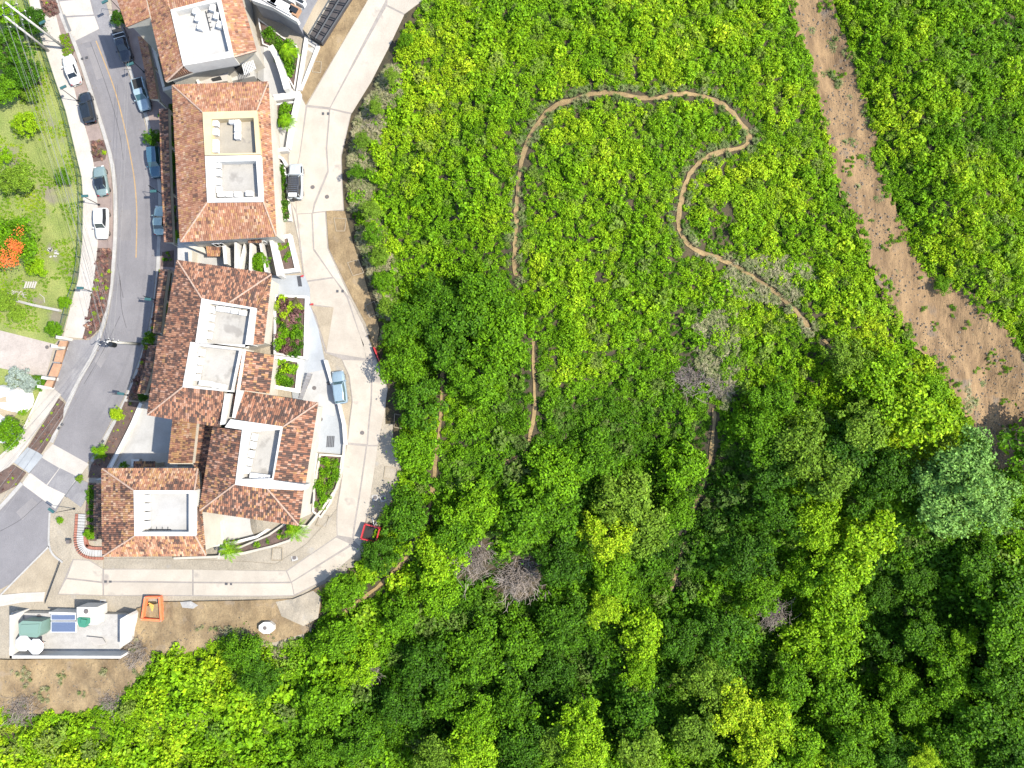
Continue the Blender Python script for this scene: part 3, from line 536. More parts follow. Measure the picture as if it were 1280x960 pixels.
# white stair wedge at the ring road
e = empty('stairway', P(383, 80), 'white wedge-shaped outdoor stair between the grey building and the ring road', 'stairs')
q = MB(); q.prism([W(a, b, 9.6) for a, b in [(381,44),(385,47),(374,112),(370,114)]], 7, 'white_wall'); q.build('side_wall', e)
q = MB(); q.prism([W(a, b, 9.4) for a, b in [(396,55),(400,58),(377,112),(374,113)]], 7, 'white_wall'); q.build('side_wall', e)
for i in range(9):
    t0, t1 = i/9, (i+.93)/9; f = lambda t, s: W(385+(374-385)*t+s*(12*(1-t)), 47+(112-47)*t+s*8*(1-t), 9.2-.12*i)
    q = MB(); q.prism([f(t0, 0), f(t1, 0), f(t1, 1), f(t0, 1)], 7, 'white_floor'); q.build('step', e)

def wallthing(label, pl, h, m, wd=.3, z=None, name='wall', cat='wall', group=None):
    """free-standing wall along a pixel polyline (its top edge is at those pixels)"""
    pts = [W(a, b, z) if z is not None else P(a, b, h) for a, b in pl]; ip = []
    L, R = [], []
    for i, p in enumerate(pts):
        a = pts[max(0, i-1)]; b = pts[min(len(pts)-1, i+1)]; d = (b-a).normalized(); n = Vector((-d.y, d.x, 0))*wd/2; L.append(p+n); R.append(p-n)
    q = MB()
    for i in range(len(pts)-1):
        t = [L[i], R[i], R[i+1], L[i+1]]; q.prism(t, [min(float(T(v.x, v.y)), v.z)-.4 for v in t], m)
    return q.build(name, label=label, cat=cat, group=group)
def block(label, cat, name, poly, ztop, zb, m, parent=None, mtop=None):
    q = MB(); q.prism([W(a, b, ztop) for a, b in poly], zb, m, mtop)
    return q.build(name, parent) if parent is not None else q.build(name, label=label, cat=cat)
# courtyard between the two long houses
e = empty('courtyard', W(285, 318, 8), 'narrow courtyard of cream walls and steps in the gap between two tiled houses', 'courtyard')
block('', '', 'floor', [(222,298),(350,292),(348,348),(222,335)], 8.3, 0, 'white_floor', e)
block('', '', 'floor', [(222,305),(262,300),(275,345),(222,335)], 5.4, 0, 'pavement', e)
for q, z in (([(230,306),(245,304),(262,314),(260,318)], 9.5), ([(235,313),(240,313),(240,330),(236,330)], 10), ([(278,307),(282,307),(284,330),(280,330)], 11), ([(293,303),(296,303),(297,338),(293,338)], 11.2), ([(305,304),(307,314),(301,337),(297,337)], 10.2), ([(312,304),(315,304),(313,340),(311,340)], 10.8), ([(323,300),(325,300),(334,340),(331,340)], 10.4), ([(336,297),(340,296),(351,344),(346,345)], 10.6)):
    block('', '', 'wall', q, z, 4, 'white_wall' if z > 10.1 else 'cream_wall', e)
slope('roof', e, [W(259,320,9.6), W(275,320,9.6), W(276,309,10.2), W(258,308,10.2)], 'tile_ochre_low'); slope('roof', e, [W(310,303,11), W(327,303,11), W(327,299,11.5), W(310,299,11.5)], 'tile_warm')
for q in ([(297,331),(309,331),(309,336),(297,336)],): block('', '', 'step', q, 9, 5, 'pavement', e)
# facade pieces south of the topmost house
e = empty('balcony', W(265, 90, 10), 'beige balcony wall and white slatted pergola below the topmost tiled roof', 'balcony')
block('', '', 'wall', [(214,106),(280,92),(285,84),(284,101),(216,112)], 11, 6, 'cream_wall', e, 'pavement'); block('', '', 'wall', [(243,95),(246,94),(250,104),(247,105)], 11.6, 8, 'white_wall', e); block('', '', 'floor', [(284,80),(316,70),(318,95),(286,102)], 9.5, 7, 'white_floor', e)
block('', '', 'hatch', [(264,98),(275,95),(277,99),(266,101)], 11.2, 10, 'void_dark', e)
block('', '', 'hatch', [(288,78),(297,75),(301,83),(293,85)], 11.5, 10, 'void_dark', e)
for i in range(8): a = Vector((302+i*1.9, 77)); q = MB(); q.bar(W(a.x, a.y-i*.4, 11.6), W(a.x+4, a.y+17-i*1.1, 11.6), .07, 'white_metal', 4); q.build('slat', e)
e = empty('balcony', W(200, 75, 5), 'beige walled pit between the topmost house and its street canopy', 'light well')
for q in ([(186,44),(190,43),(206,108),(203,110)], [(203,110),(217,106),(218,110),(204,114)], [(193,42),(195,42),(198,70),(197,71)]): block('', '', 'wall', q, 5, 0, 'cream_wall', e)
for q, m in (([(191,44),(197,43),(199,70),(193,71)], 'tank_green'), ([(193,72),(199,71),(205,105),(202,106)], 'grey_wall')): block('', '', 'floor', q, 3, 0, m, e)
# planters and walls on the deck side
wallthing('cream low wall with openings beside the upper white walkway', [(338,57),(346,72),(352,90),(358,111)], 2.0, 'white_wall', .7)
wallthing('white parapet along the ring road beside the long house', [(373,114),(367,140),(362,165),(359,185)], 1.0, 'white_wall', .45)
wallthing('slim white wall between the long house and the ring road planter', [(340,128),(341,150),(342,184)], 1.0, 'white_wall', .35)
wallthing('white cross wall at the north end of the round green planter', [(342,122),(372,118)], .9, 'white_wall', .9); wallthing('short white wall south of the slatted walkway', [(342,188),(360,186)], .9, 'white_wall', .5)
wallthing('white sloping wall beside the small planter at the parked off-roader', [(340,192),(353,198),(358,207)], 1.2, 'white_wall', .35)
def planter(label, poly, h, wd=.3, m='white_wall', group=None):
    pts = [P(a, b, h) for a, b in poly]; c = ctr(pts); e = empty('planter', (c.x, c.y, float(T(c.x, c.y))), label, 'planter', group)
    inn = inset(pts, wd); n = len(pts)
    for i in range(n):
        j = (i+1) % n; t = [pts[i], pts[j], Vector((inn[j].x, inn[j].y, pts[j].z)), Vector((inn[i].x, inn[i].y, pts[i].z))]
        q = MB(); q.prism(t, [float(T(v.x, v.y))-.3 for v in t], m); q.build('wall', e)
    sheet('soil', [(v.x, v.y) for v in inn], h-.25, 'bed_soil', world=True, parent=e, thick=.3)
    return e, inn, min(p.z for p in pts)-.35
BEDS = []   # (parent, polygon world, z or None, scatter style, spacing, scale)
def pl2(label, poly, h, style='green', sp=.55, scl=.5, **k):
    e, inn, z = planter(label, poly, h, **k); BEDS.append((e, [tuple(v) for v in inn], ('h', h-.25), style, sp, scl))
pl2('square planter of yellow, green and purple shrubs at the west end of the blue deck', [(342,368),(384,370),(382,449),(342,443)], 1.0, 'mixed', .6, .75)
pl2('white walled box planter of tall shrubs beside the grey tiled steps', [(343,444),(377,449),(373,491),(338,485)], 1.3, 'green', .7, .8, wd=.5)
pl2('long planter with a cream wall at its left, under the long house corner', [(340,297),(363,292),(374,339),(351,342)], .9, 'sparse', .7, .5, wd=.5)
pl2('narrow planter of leafy plants right of the long house', [(342,200),(356,205),(364,276),(344,274)], .7, 'dark', .6, .75, wd=.2)
pl2('small planter of round shrubs beside the ring road, north of the long house corner', [(343,130),(370,126),(362,160),(345,162)], .7, 'green', .7, .7, wd=.2)
pl2('curved planter of lush green plants inside the bend of the ring road', [(399,567),(429,569),(425,600),(413,630),(401,648),(390,640),(392,608)], .6, 'green', .7, .7, wd=.25, m='cream_wall')
pl2('curved planter of succulents below the white patio, with a palm at each end', [(275,686),(300,683),(335,668),(358,652),(384,657),(362,676),(340,684),(306,693),(272,699)], .6, 'sparse', .8, .5, wd=.25, m='cream_wall')
pl2('green triangular garden bed between grey wall and white walkway', [(322,22),(352,45),(371,57),(374,70),(368,112),(350,80),(340,60),(328,55)], .4, 'dark', .8, .9, wd=.15)
wallthing('long curved cream wall edging the ring road bend', [(430,556),(428,585),(420,611),(403,636),(383,660),(361,676),(340,683),(306,691),(270,696),(217,698)], .7, 'cream_wall', .3)
wallthing('curved white wall between the blue deck and the ring road', [(406,450),(414,478),(423,504),(429,530),(431,556)], 1.1, 'white_wall', .3)
wallthing('white wall beside the dark slot east of the dark-tiled house', [(395,566),(391,600),(386,638)], .9, 'cream_wall', .35)
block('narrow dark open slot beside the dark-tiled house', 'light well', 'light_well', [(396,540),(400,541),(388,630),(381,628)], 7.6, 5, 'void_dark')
block('white ledge along the east side of the dark-tiled house', 'wall', 'ledge', [(391,540),(396,540),(382,628),(377,626)], 9, 4, 'white_wall')
for i, q in enumerate(([(384,466),(388,466),(377,500),(372,498)],)):
    e = empty('steps', P(381, 483), 'grey paved steps beside the white box planter', 'steps')
    for k in range(8):
        t0, t1 = k/8, (k+.9)/8; f = lambda t, s: P(384+(373-384)*t+s*5, 466+(498-466)*t+s, .3+.09*(7-k)); s = MB(); tp = [f(t0, 0), f(t0, 1), f(t1, 1), f(t1, 0)]; s.prism(tp, [float(T(v.x, v.y))-.1 for v in tp], 'paver_grey'); s.build('step', e)
# patio, steps and curved wall south of the dark-tiled house
block('white fan-shaped patio below the dark-tiled house', 'patio', 'patio', [(278,640),(338,648),(336,656),(322,669),(275,678)], 4.8, 1, 'white_floor')
wallthing('curved white patio wall above the succulent planter', [(266,682),(290,679),(321,671),(338,660),(352,650)], 1.2, 'white_wall', .35, z=5.6)
e = empty('steps', W(265, 655, 4), 'short flight of grey steps beside the white patio', 'steps')
for k in range(8): block('', '', 'step', [(258,641+k*4.2),(272,640+k*4.4),(274,644+k*4.4),(258,644.8+k*4.2)], 5-.18*k, 1, 'paver_grey', e)
wallthing('white wall between the grey steps and the patio', [(272,640),(278,675)], 1, 'white_wall', .3, z=5.8)
c = W(258, 670, 5); q = MB(); q.disc(c, .55, .3, 'tank_green', 10); q.disc(c+Vector((0,0,.3)), .35, .1, 'white_metal', 10); q.build('pot', label='small round teal tub at the foot of the grey steps', cat='tub')
# white forecourt walls
wallthing('white wall along the forecourt planting bed', [(176,504),(165,530),(150,560),(138,584)], .7, 'white_wall', .5)
q = MB(); q.prism([W(a, b, .8) for a, b in [(164,574),(174,574),(174,583),(164,583)]], .1, 'white_floor', 'white_wall'); q.build('plinth', label='square plinth on the shaded end of the white forecourt', cat='plinth')
e = empty('tiled_porch', W(180, 583, 0), 'small tiled porch roof touching the corner house on its north side', 'porch'); slope('roof', e, [W(167,577,3.4), W(194,577,3.4), W(194,587,4), W(167,587,4)], 'tile_dark')
q = MB(); q.prism([W(a, b, 3.1) for a, b in [(170,579),(192,579),(192,587),(170,587)]], 0, 'cream_wall'); q.build('wall', e)
# gate of salmon panels
e = empty('gate', P(65, 455), 'slanted driveway gate of four salmon panels between white posts', 'gate')
for a0, a1, b0, b1 in (((75,426),(84,426),(72,433),(82,433)), ((71,438),(81,437),(67,452),(77,453)), ((67,454),(77,455),(60,470),(71,471)), ((59,475),(67,476),(55,482),(64,484))):
    q = MB(); q.prism([W(*a0, 2.3), W(*a1, 2.3), W(*b1, 2.3), W(*b0, 2.3)], 2.1, 'panel_orange'); q.build('panel', e)
for a, b in ((78,423),(72,434),(60,473),(55,484)):
    q = MB(); q.box(W(a, b, 1.2)+Vector((.3,0,0)), (.9, .4, 2.4), 'white_wall', -.15); q.build('post', e)
q = MB(); q.bar(W(86,427,.6), W(66,485,.6), .12, 'brown_bar', 6); q.build('rail', e)
# brick-edged curved steps
e = empty('curved_steps', W(100, 670, .3), 'curved white steps edged with red brick at the street corner', 'steps')
cp = smooth_pl([(102,643),(101,660),(100,675),(103,686),(112,691),(128,692)], 5)
for i in range(0, len(cp)-1):
    a, b = cp[i], cp[i+1]; d = Vector((b[0]-a[0], b[1]-a[1])).normalized(); n = Vector((-d.y, d.x))*4.2; q = MB(); t = .45-.012*i
    q.prism([P(a[0]+n.x, a[1]+n.y, t), P(a[0]-n.x, a[1]-n.y, t), P(b[0]-n.x-d.x*.5, b[1]-n.y-d.y*.5, t), P(b[0]+n.x-d.x*.5, b[1]+n.y-d.y*.5, t)], -.1, 'white_floor'); q.build('step', e)
for sgn, st in ((1, 0), (-1, 5)):
    for i in range(st, len(cp)-1):
        a, b = cp[i], cp[i+1]; d = Vector((b[0]-a[0], b[1]-a[1])).normalized(); n = Vector((-d.y, d.x))*sgn; q = MB()
        q.prism([P(a[0]+n.x*4.6, a[1]+n.y*4.6, .4), P(a[0]+n.x*8, a[1]+n.y*8, .4), P(b[0]+n.x*8-d.x*.4, b[1]+n.y*8-d.y*.4, .4), P(b[0]+n.x*4.6-d.x*.4, b[1]+n.y*4.6-d.y*.4, .4)], -.1, 'brick_red'); q.build('brick_edge', e)

# ------------------------------------------------------------------ roof air conditioners
def ac_proto():
    e = empty('air_conditioner', (0, 0, 0), 'x', 'air conditioner'); q = MB(); q.box((0,0,.4), (.85,.62,.62), 'white_metal'); q.box((0,0,.05), (.7,.5,.1), 'metal_dark'); q.build('casing', e)
    q = MB(); q.disc((0,0,.71), .2, .03, 'fan_grey', 10); q.build('fan_grille', e); return e
AC0 = ac_proto(); used = [False]
ORD = ['first', 'second', 'third', 'fourth', 'fifth', 'sixth']
def acs(z, where, frm, pts, rot=0):
    for i, (a, b) in enumerate(pts):
        loc = W(a, b, z)
        if used[0]: o = copy_tree(AC0, None, loc, (0, 0, rot))
        else: o = AC0; o.location = loc; o.rotation_euler = (0,0,rot); used[0] = True
        o['label'] = f'{ORD[i]} air conditioner from {frm} {where}'; o['group'] = 'air conditioners on the roof terraces'
zt = lambda z, d=.9: z+RI-d+.1
def conduit(z, a, b, label):
    q = MB(); A, B = W(*a, z+.1), W(*b, z+.1); q.bar(A, B, .05, 'metal_dark', 5); d = (B-A).normalized(); n = Vector((-d.y, d.x, 0))
    for t in (.1, .35, .6, .85): p = A.lerp(B, t); q.bar(p, p+n*.35, .04, 'metal_dark', 4)
    q.build('conduit', label=label, cat='pipe')
acs(zt(ZN,.8), 'in the middle of the bright topmost terrace', 'north', [(247,17),(250,26),(253,36)], 1.3); acs(zt(ZN,.8), 'along the right wall of the topmost terrace', 'north', [(268,13),(273,23),(277,34)], 1.3)
acs(zt(ZA), 'along the left wall of the yellow-walled terrace', 'north', [(272,156),(272,167),(272,181),(272,189)], 1.57); acs(zt(ZA), 'in the middle of the yellow-walled terrace', 'north', [(292,153),(299,155),(299,163),(299,172)], 1.57)
acs(zt(ZA), 'at the left wall of the terrace below the yellow one', 'north', [(275,208),(275,218),(275,229),(276,239)], 1.57); acs(zt(ZA), 'at the bottom wall of the terrace below the yellow one', 'west', [(279,245),(289,245),(300,245),(314,244)])
acs(zt(ZB), 'along the left wall of the upper staggered terrace', 'north', [(267,388),(266,398),(265,409),(263,420)], 1.4); acs(zt(ZB), 'along the top wall of the upper staggered terrace', 'west', [(277,387),(286,388),(296,390),(306,392)], -.15)
acs(zt(ZB), 'along the left wall of the lower staggered terrace', 'north', [(254,441),(252,452),(250,462),(248,472)], 1.4); acs(zt(ZB), 'along the bottom wall of the lower staggered terrace', 'west', [(256,479),(264,480),(272,482),(281,484)], -.15)
acs(zt(ZC,1.2), 'along the left wall of the narrow sunken terrace', 'north', [(320,546),(318,556),(316,567),(313,577),(311,587)], 1.4); acs(zt(ZC,1.2), 'along the bottom wall of the narrow sunken terrace', 'west', [(319,594),(327,595),(336,596)], -.1)
acs(zt(ZD), 'along the left wall of the corner house terrace', 'north', [(186,622),(186,633),(186,644),(186,655)], 1.57)

for z, a, b, lb in ((zt(ZN,.8),(257,14),(263,38),'dark pipe between the two rows of units on the bright topmost terrace'),(zt(ZA),(295,152),(295,176),'dark pipe in the middle of the yellow-walled terrace'),(zt(ZA),(270,206),(271,245),'dark pipe along the left wall of the terrace below the yellow one'),(zt(ZB),(263,386),(259,425),'dark pipe along the left wall of the upper staggered terrace'),(zt(ZB),(270,383),(308,389),'dark pipe along the top wall of the upper staggered terrace'),(zt(ZB),(250,440),(244,476),'dark pipe along the left wall of the lower staggered terrace'),(zt(ZC,1.2),(316,545),(307,592),'dark pipe along the left wall of the narrow sunken terrace'),(zt(ZD),(182,621),(181,662),'dark pipe along the left wall of the corner house terrace'),(zt(ZD),(186,662),(214,662),'dark pipe along the bottom wall of the corner house terrace')): conduit(z, a, b, lb)

# ------------------------------------------------------------------ water-tank building
e = empty('tank_building', W(85, 795, 0), 'low flat white service building with a sunken terrace, below the ring road', 'building')
q = MB(); q.prism([W(a, b, 1.2) for a, b in [(14,766),(158,768),(148,822),(14,822)]], -8, 'cream_wall', 'concrete_kerb'); q.build('floor', e)
for p, z in (([(12,769),(15,769),(15,823),(12,823)], 3.4), ([(12,819.5),(151,820),(151,823),(12,823)], 3.4), ([(150,774),(160,768),(162,771),(155,806),(150,810)], 3.2), ([(61,765),(97,766),(97,768),(61,767)], 1.9)):
    q = MB(); q.prism([W(a, b, z) for a, b in p], -8, 'white_wall'); q.build('wall', e)
q = MB(); q.prism([W(a, b, 1.3) for a, b in [(16,766),(26,764),(30,770),(22,790),(16,796)]], 1, 'paver_grey'); q.build('floor', e)
q = MB(); q.prism([W(a, b, 3) for a, b in [(96,759),(121,759),(121,781),(96,781)]], .5, 'white_wall'); q.build('hut', e)
for k, (x0, y0, x1, y1) in enumerate(((63.5,768,94.5,775.5), (63.5,777,95,790.5))):
    s = MB(); s.prism([W(a, b, 2.0) for a, b in [(x0,y0),(x1,y0),(x1,y1),(x0,y1)]], 1.8, 'white_metal'); s.prism([W(a, b, 2.03) for a, b in [(x0+.7,y0+.7),(x1-.7,y0+.7),(x1-.7,y1-.7),(x0+.7,y1-.7)]], 2.01, 'solar')
    s.bar(W(x0+2,y0+2,1.2), W(x0+2,y0+2,1.85), .05, 'metal_dark'); s.bar(W(x1-2,y1-2,1.2), W(x1-2,y1-2,1.85), .05, 'metal_dark')
    s.build('solar_panel', label=('narrow blue solar panel, upper of the two on the white roof', 'wide blue solar panel, lower of the two on the white roof')[k], cat='solar panel')
q = MB(); q.prism([W(a, b, 3.2) for a, b in [(96.5,773),(100,771.5),(112,772.5),(112,779),(106,784.5),(99,783.5),(97,779)]], 1.2, 'tank_green'); q.prism([W(a, b, 3.5) for a, b in [(101,774),(108,775),(107,780),(101,780)]], 3.2, 'tank_green'); q.build('water_tank', label='dark green many-sided tank beside the solar panels', cat='tank')
q = MB(); q.prism([W(a, b, 3.3) for a, b in [(23,780),(28,776),(52,777),(50,793),(46,797),(24,795)]], 1.2, 'box_green'); q.prism([W(a, b, 3.4) for a, b in [(26,781),(49,780),(47,792),(26,792)]], 3.3, 'box_green'); q.build('green_shed', label='grey-green box shed above the white parasols', cat='shed')
for k, (a, b) in enumerate(((25,806), (41,810))):
    c = W(a, b, 4); u = empty('parasol', (c.x, c.y, 1.2), ('white parasol, left of the overlapping pair', 'white parasol, right of the overlapping pair')[k], 'parasol', 'white parasols on the service roof')
    q = MB(); n = 8; rim = [(c.x+1.12*math.cos(2*math.pi*(i+.5)/n), c.y+1.12*math.sin(2*math.pi*(i+.5)/n), 3.4+.02*k) for i in range(n)]; q.add(rim+[(c.x, c.y, 3.85+.1*k)], [[i, (i+1) % n, n] for i in range(n)], 'canvas'); q.build('canopy', u)
    q = MB(); q.bar((c.x, c.y, 1.2), (c.x, c.y, 3.95+.1*k), .03, 'white_metal'); q.build('pole', u)
for a, b, m, lb in ((54,804,'orange_net','small orange chair right of the white parasols'), (28,818,'fabric_yellow','yellow chair under the left white parasol, by the bottom wall')):
    c = W(a, b, 1.2); u = empty('chair', c, lb, 'chair'); q = MB(); q.box(c+Vector((0,0,.45)), (.6,.6,.07), m); q.build('seat', u); q = MB(); q.box(c+Vector((0,.3,.75)), (.6,.06,.6), m); q.build('backrest', u)
    for sx in (-.25, .25):
        for sy in (-.25, .25): q = MB(); q.bar(c+Vector((sx,sy,0)), c+Vector((sx,sy,.45)), .025, 'metal_dark', 5); q.build('leg', u)
for a, b, z, lb in ((49,771,1.25,'round dark hatch left of the solar panels'), (108,764,3.02,'round dark hatch on the little white hut'), (129,753,.1,'round hatch in a white square on the sand above the service roof')):
    q = MB(); c = W(a, b, z)
    if a == 129: q.box(c+Vector((0,0,.03)), (.85,.85,.1), 'white_floor')
    q.disc(c+Vector((0,0,.06)), .33 if a != 129 else .25, .06, 'iron', 14); q.build('hatch', label=lb, cat='hatch')
q = MB()
for i in range(7): a = W(110+i*1.5, 790, 1.5); q.box(a+Vector((1, -.8-i*.13, .05*i)), (2.2-.12*i, .16, .12), 'wood_pile', -.1+.04*i)
q.build('plank_pile', label='small grey pile of planks on the service roof', cat='planks')
# orange safety netting round a pit
e = empty('pit_barrier', P(188, 762), 'orange netting barrier round a small excavation beside the ring road', 'barrier'); cs = [P(a, b, .9) for a, b in ((181,747),(199,747),(201,776),(177,774))]
for i in range(4):
    a, b = cs[i], cs[(i+1) % 4]; q = MB(); d = (b-a); ang = math.atan2(d.y, d.x); mid = (a+b)/2; q.box((mid.x, mid.y, mid.z-.4), (d.length, .28, .75), 'orange_net', ang); q.build('net_panel', e); q = MB(); q.bar(a-Vector((0,0,1)), a+Vector((0,0,.15)), .06, 'wood_pile'); q.build('post', e)
sheet('pit', [(184,752),(195,752),(196,770),(183,770)], .08, 'undersoil', kind='structure'); q = MB(); [q.bar(P(186+i*1.2, 754+i*2.5, .25), P(192-i*.5, 757+i*2.2, .35), .12, 'fabric_yellow') for i in range(4)]; q.build('pipe', label='yellowish coiled hose inside the orange barrier', cat='hose')
# octagonal white slab by the green bush
q = MB(); c = P(333, 785, .9); q.prism([(c.x+1.15*math.cos(math.pi*(i+.5)/4), c.y+.85*math.sin(math.pi*(i+.5)/4), c.z) for i in range(8)], c.z-1.2, 'white_wall'); q.disc(c+Vector((-.2,0,0)), .25, .08, 'iron'); q.build('octagonal_tank', label='white octagonal tank lid with a dark round hatch, beside the dark green bush', cat='tank lid')
# utility covers
for k, (qd, lb) in enumerate((([(340,685),(353,685),(353,701),(339,701)], 'square sand-filled frame beside the bottom ring road, right of the left palm'), ([(400,643),(412,645),(407,660),(394,657)], 'tilted square frame inside the ring road bend'), ([(481,583),(497,585),(495,600),(479,598)], 'square frame on the sandy verge outside the bend'), ([(417,272),(433,273),(431,289),(420,289)], 'square frame on dirt below the parked off-roader'), ([(434,328),(448,324),(455,341),(441,345)], 'square frame half hidden in the shade of the roadside bushes'), ([(456,382),(468,376),(474,392),(462,397)], 'pale square frame on the shaded dirt, above the red board'), ([(493,517),(503,519),(502,536),(492,534)], 'square frame in the shade right of the concrete road'), ([(392,76),(402,77),(401,91),(390,90)], 'square frame on dirt beside the white wedge stair'))):
    pts = [P(a, b, .12) for a, b in qd]; inn = inset(pts, .07); q = MB()
    for i in range(4): j = (i+1) % 4; t = [pts[i], pts[j], Vector((inn[j].x, inn[j].y, pts[j].z)), Vector((inn[i].x, inn[i].y, pts[i].z))]; q.prism(t, [float(T(v.x, v.y)) for v in t], 'sand')
    q.build('frame_cover', label=lb, cat='utility frame', group='square utility frames along the ring road')
for a, b, sq, lb in ((368,697,1,'round cover on a white square near the right palm'), (469,622,1,'left of two round covers side by side on the verge'), (479,623,1,'right of two round covers side by side on the verge'), (491,615,1,'round cover on a pale slab, nearest the trees'), (391,234,0,'rusty round manhole right of the off-roader'), (409,246,0,'round manhole on the slab below the rusty one'), (453,541,0,'round manhole on the concrete road right of the deck'), (393,485,0,'reddish round cover on the white deck'), (401,524,0,'faint round cover at the lower end of the deck'), (411,479,0,'pale round cover near the blue car'), (110,404,1,'round cover in a white square beside the purple planting bed'), (59,434,0,'rusty round cover left of the salmon gate')):
    q = MB(); c = P(a, b, .18 if 380 < a < 415 and b > 450 else (.16 if a == 110 else .07))
    if sq: q.box(c, (.85,.85,.08), 'concrete_kerb', .3)
    q.disc(c+Vector((0,0,.04)), .27, .03, 'iron', 14); q.build('manhole_cover', label=lb, cat='manhole cover', group='round manhole covers')
for a, b, lb in ((407,139,'upper'), (413,145,'x'),):
    pass
for a, b, dx, dy, ang, lb in ((106,73,.35,.3,.3,'upper pair of dark drain grates beside the white sedan'), (135,727,.35,.3,0,'pair of drain grates at the left end of the bottom road'), (286,730,.35,.3,0,'pair of drain grates in the middle of the bottom road'), (425,364,.3,.35,0,'pair of small drain grates in the ring road'), (407,142,.3,.35,0,'pair of drain grates at the road joint beside the long house'), (76,533,.4,.35,.9,'pair of drain grates in the left kerb, above the lower crosswalk'), (127,554,.4,.35,.9,'pair of drain grates in the right kerb by the lime shrub')):
    q = MB(); c = P(a, b, .09 if a < 150 and 500 < b < 600 else .07)
    if ang: c.z += .1
    for s in (-1, 1): q.box(c+Vector((math.cos(ang)*.35*s, math.sin(ang)*.35*s, 0)), (dx, dy, .05), 'grate', ang)
    q.build('drain_grate', label=lb, cat='drain grate', group='drain grates')
for qd, lb in (([(371,345),(376,345),(377,358),(373,358)], 'dark slotted grate on the north end of the blue deck'), ([(409,545),(419,545),(417,560),(408,559)], 'slotted grate on the south end of the blue deck')):
    e = empty('floor_grate', P(*qd[0]), lb, 'floor grate'); 
    for i in range(5):
        t = i/5; f = lambda s, t: P(qd[0][0]+(qd[1][0]-qd[0][0])*t+(qd[3][0]-qd[0][0])*s, qd[0][1]+(qd[3][1]-qd[0][1])*s, .22); q = MB(); tp = [f(0, t), f(0, t+.12), f(1, t+.12), f(1, t)]; q.prism(tp, [v.z-.05 for v in tp], 'grate'); q.build('bar', e)

# ------------------------------------------------------------------ fence, lamps, poles, wires
fp = smooth_pl([(20,-50),(41,20),(57,63),(68,97),(82,138),(95,192),(102,221),(104,251),(103,302),(98,349),(90,375),(78,421)], 5)
e = empty('fence', P(95, 200), 'dark green metal railing between the lawn and the pavement', 'fence'); fpts = [P(a, b, 0) for a, b in fp]
q = MB()
for i in range(len(fpts)-1):
    a, b = fpts[i], fpts[i+1]
    for z in (.25, 1.15): q.bar(a+Vector((0,0,z)), b+Vector((0,0,z)), .045, 'fence_green', 4)
q.build('rail', e); q = MB()
for i in range(len(fpts)-1):
    a, b = fpts[i], fpts[i+1]; n = int((b-a).length/.16)
    for j in range(n): p = a.lerp(b, j/n); q.bar(p+Vector((0,0,.2)), p+Vector((0,0,1.2)), .018, 'fence_green', 3)
q.build('bars', e, kind='stuff')
for p in fpts[::2]: q = MB(); q.bar(p, p+Vector((0,0,1.3)), .06, 'fence_green', 5); q.build('post', e)
wallthing('pale low wall crossing the lawn at the bottom', [(13,374),(40,381),(74,388)], .6, 'concrete_kerb', .35); wallthing('low retaining wall between the dome tents and the lower left pavement', [(56,477),(46,500),(32,530),(19,553),(-5,575)], .5, 'cream_wall', .25)

def lamp(base, head, label, hgt=4.1):
    b = W(*base, .1); h = W(*head, hgt); e = empty('street_lamp', b, label, 'street lamp', 'street lamps along the street'); q = MB(); q.bar(b, (b.x, b.y, hgt-.05), .06, 'metal_dark', 6, .04); q.build('pole', e)
    q = MB(); q.disc(b, .16, .12, 'metal_dark', 8); q.build('base_plate', e)
    tp = Vector((b.x, b.y, hgt-.05)); d = (h-tp); q = MB(); q.bar(tp, h, .03, 'metal_dark', 5); q.build('arm', e)
    ang = {0:0}.get(0); q = MB(); q.box(h, (.95, .36, .14), 'metal_teal', lamp.ang); q.box(h-Vector((0,0,.08)), (.7, .26, .04), 'lens', lamp.ang); q.build('lamp_head', e); return e
for base, head, ang, lb in (((73,53),(53,28),.5,'teal-headed street lamp nearest the thick light poles'), ((97,126),(79,109),.45,'teal street lamp between the white sedan and the black car'), ((124,256),(106,245),.05,'teal street lamp between the grey car and the white hatchback'), ((117,365),(100,360),-.05,'teal street lamp at the long purple planting bed'),
    ((203,243),(192,239),.05,'teal street lamp on the canopy side, opposite the white hatchback'), ((197,376),(185,374),-.1,'teal street lamp left of the upper staggered terrace'), ((160,494),(151,492),-.15,'teal street lamp above the right-hand lime shrub'), ((93,636),(64,638),-.6,'teal street lamp at the lower crosswalk'), ((152,14),(131,2),.5,'teal street lamp at the top edge beside the upper crosswalk'), ((180,90),(163,80),.4,'teal street lamp beside the pickup trucks')):
    lamp.ang = ang; lamp(base, head, lb)
def solve_h(base, top): 
    b = W(*base, 0); lo, hi = 1, 40
    best = min(np.arange(2, 25, .1), key=lambda h: (Vector(topx(b.x, b.y, h))-Vector(top)).length); return float(best)
def pole(base, top, r, label, arms):
    b = W(*base, 0); h = solve_h(base, top); t = W(*top, h); e = empty('utility_pole', b, label, 'utility pole', 'utility poles of the power line'); q = MB(); q.bar(b, t, r*1.2, 'pole_wood', 10, r*.8); q.build('pole', e, True)
    A = []
    for z, L, ang in arms:
        c = b.lerp(t, z/h); d = Vector((math.cos(ang), math.sin(ang), 0))*L/2; q = MB(); q.bar(c-d, c+d, .06, 'metal_dark', 5); q.build('cross_arm', e)
        for s in (-.9, 0, .9): i = MB(); p = c+d*s+Vector((0,0,.03)); i.bar(p, p+Vector((0,0,.2)), .06, 'white_metal', 6); i.build('insulator', e); A.append(p+Vector((0,0,.2)))
    return A
A1 = pole((82,61), (7,3), .17, 'tall pale pole rooted in the small green kerb patch', [(11, 2.2, .3), (9.4, 2, .3), (8, 1.2, .3)])
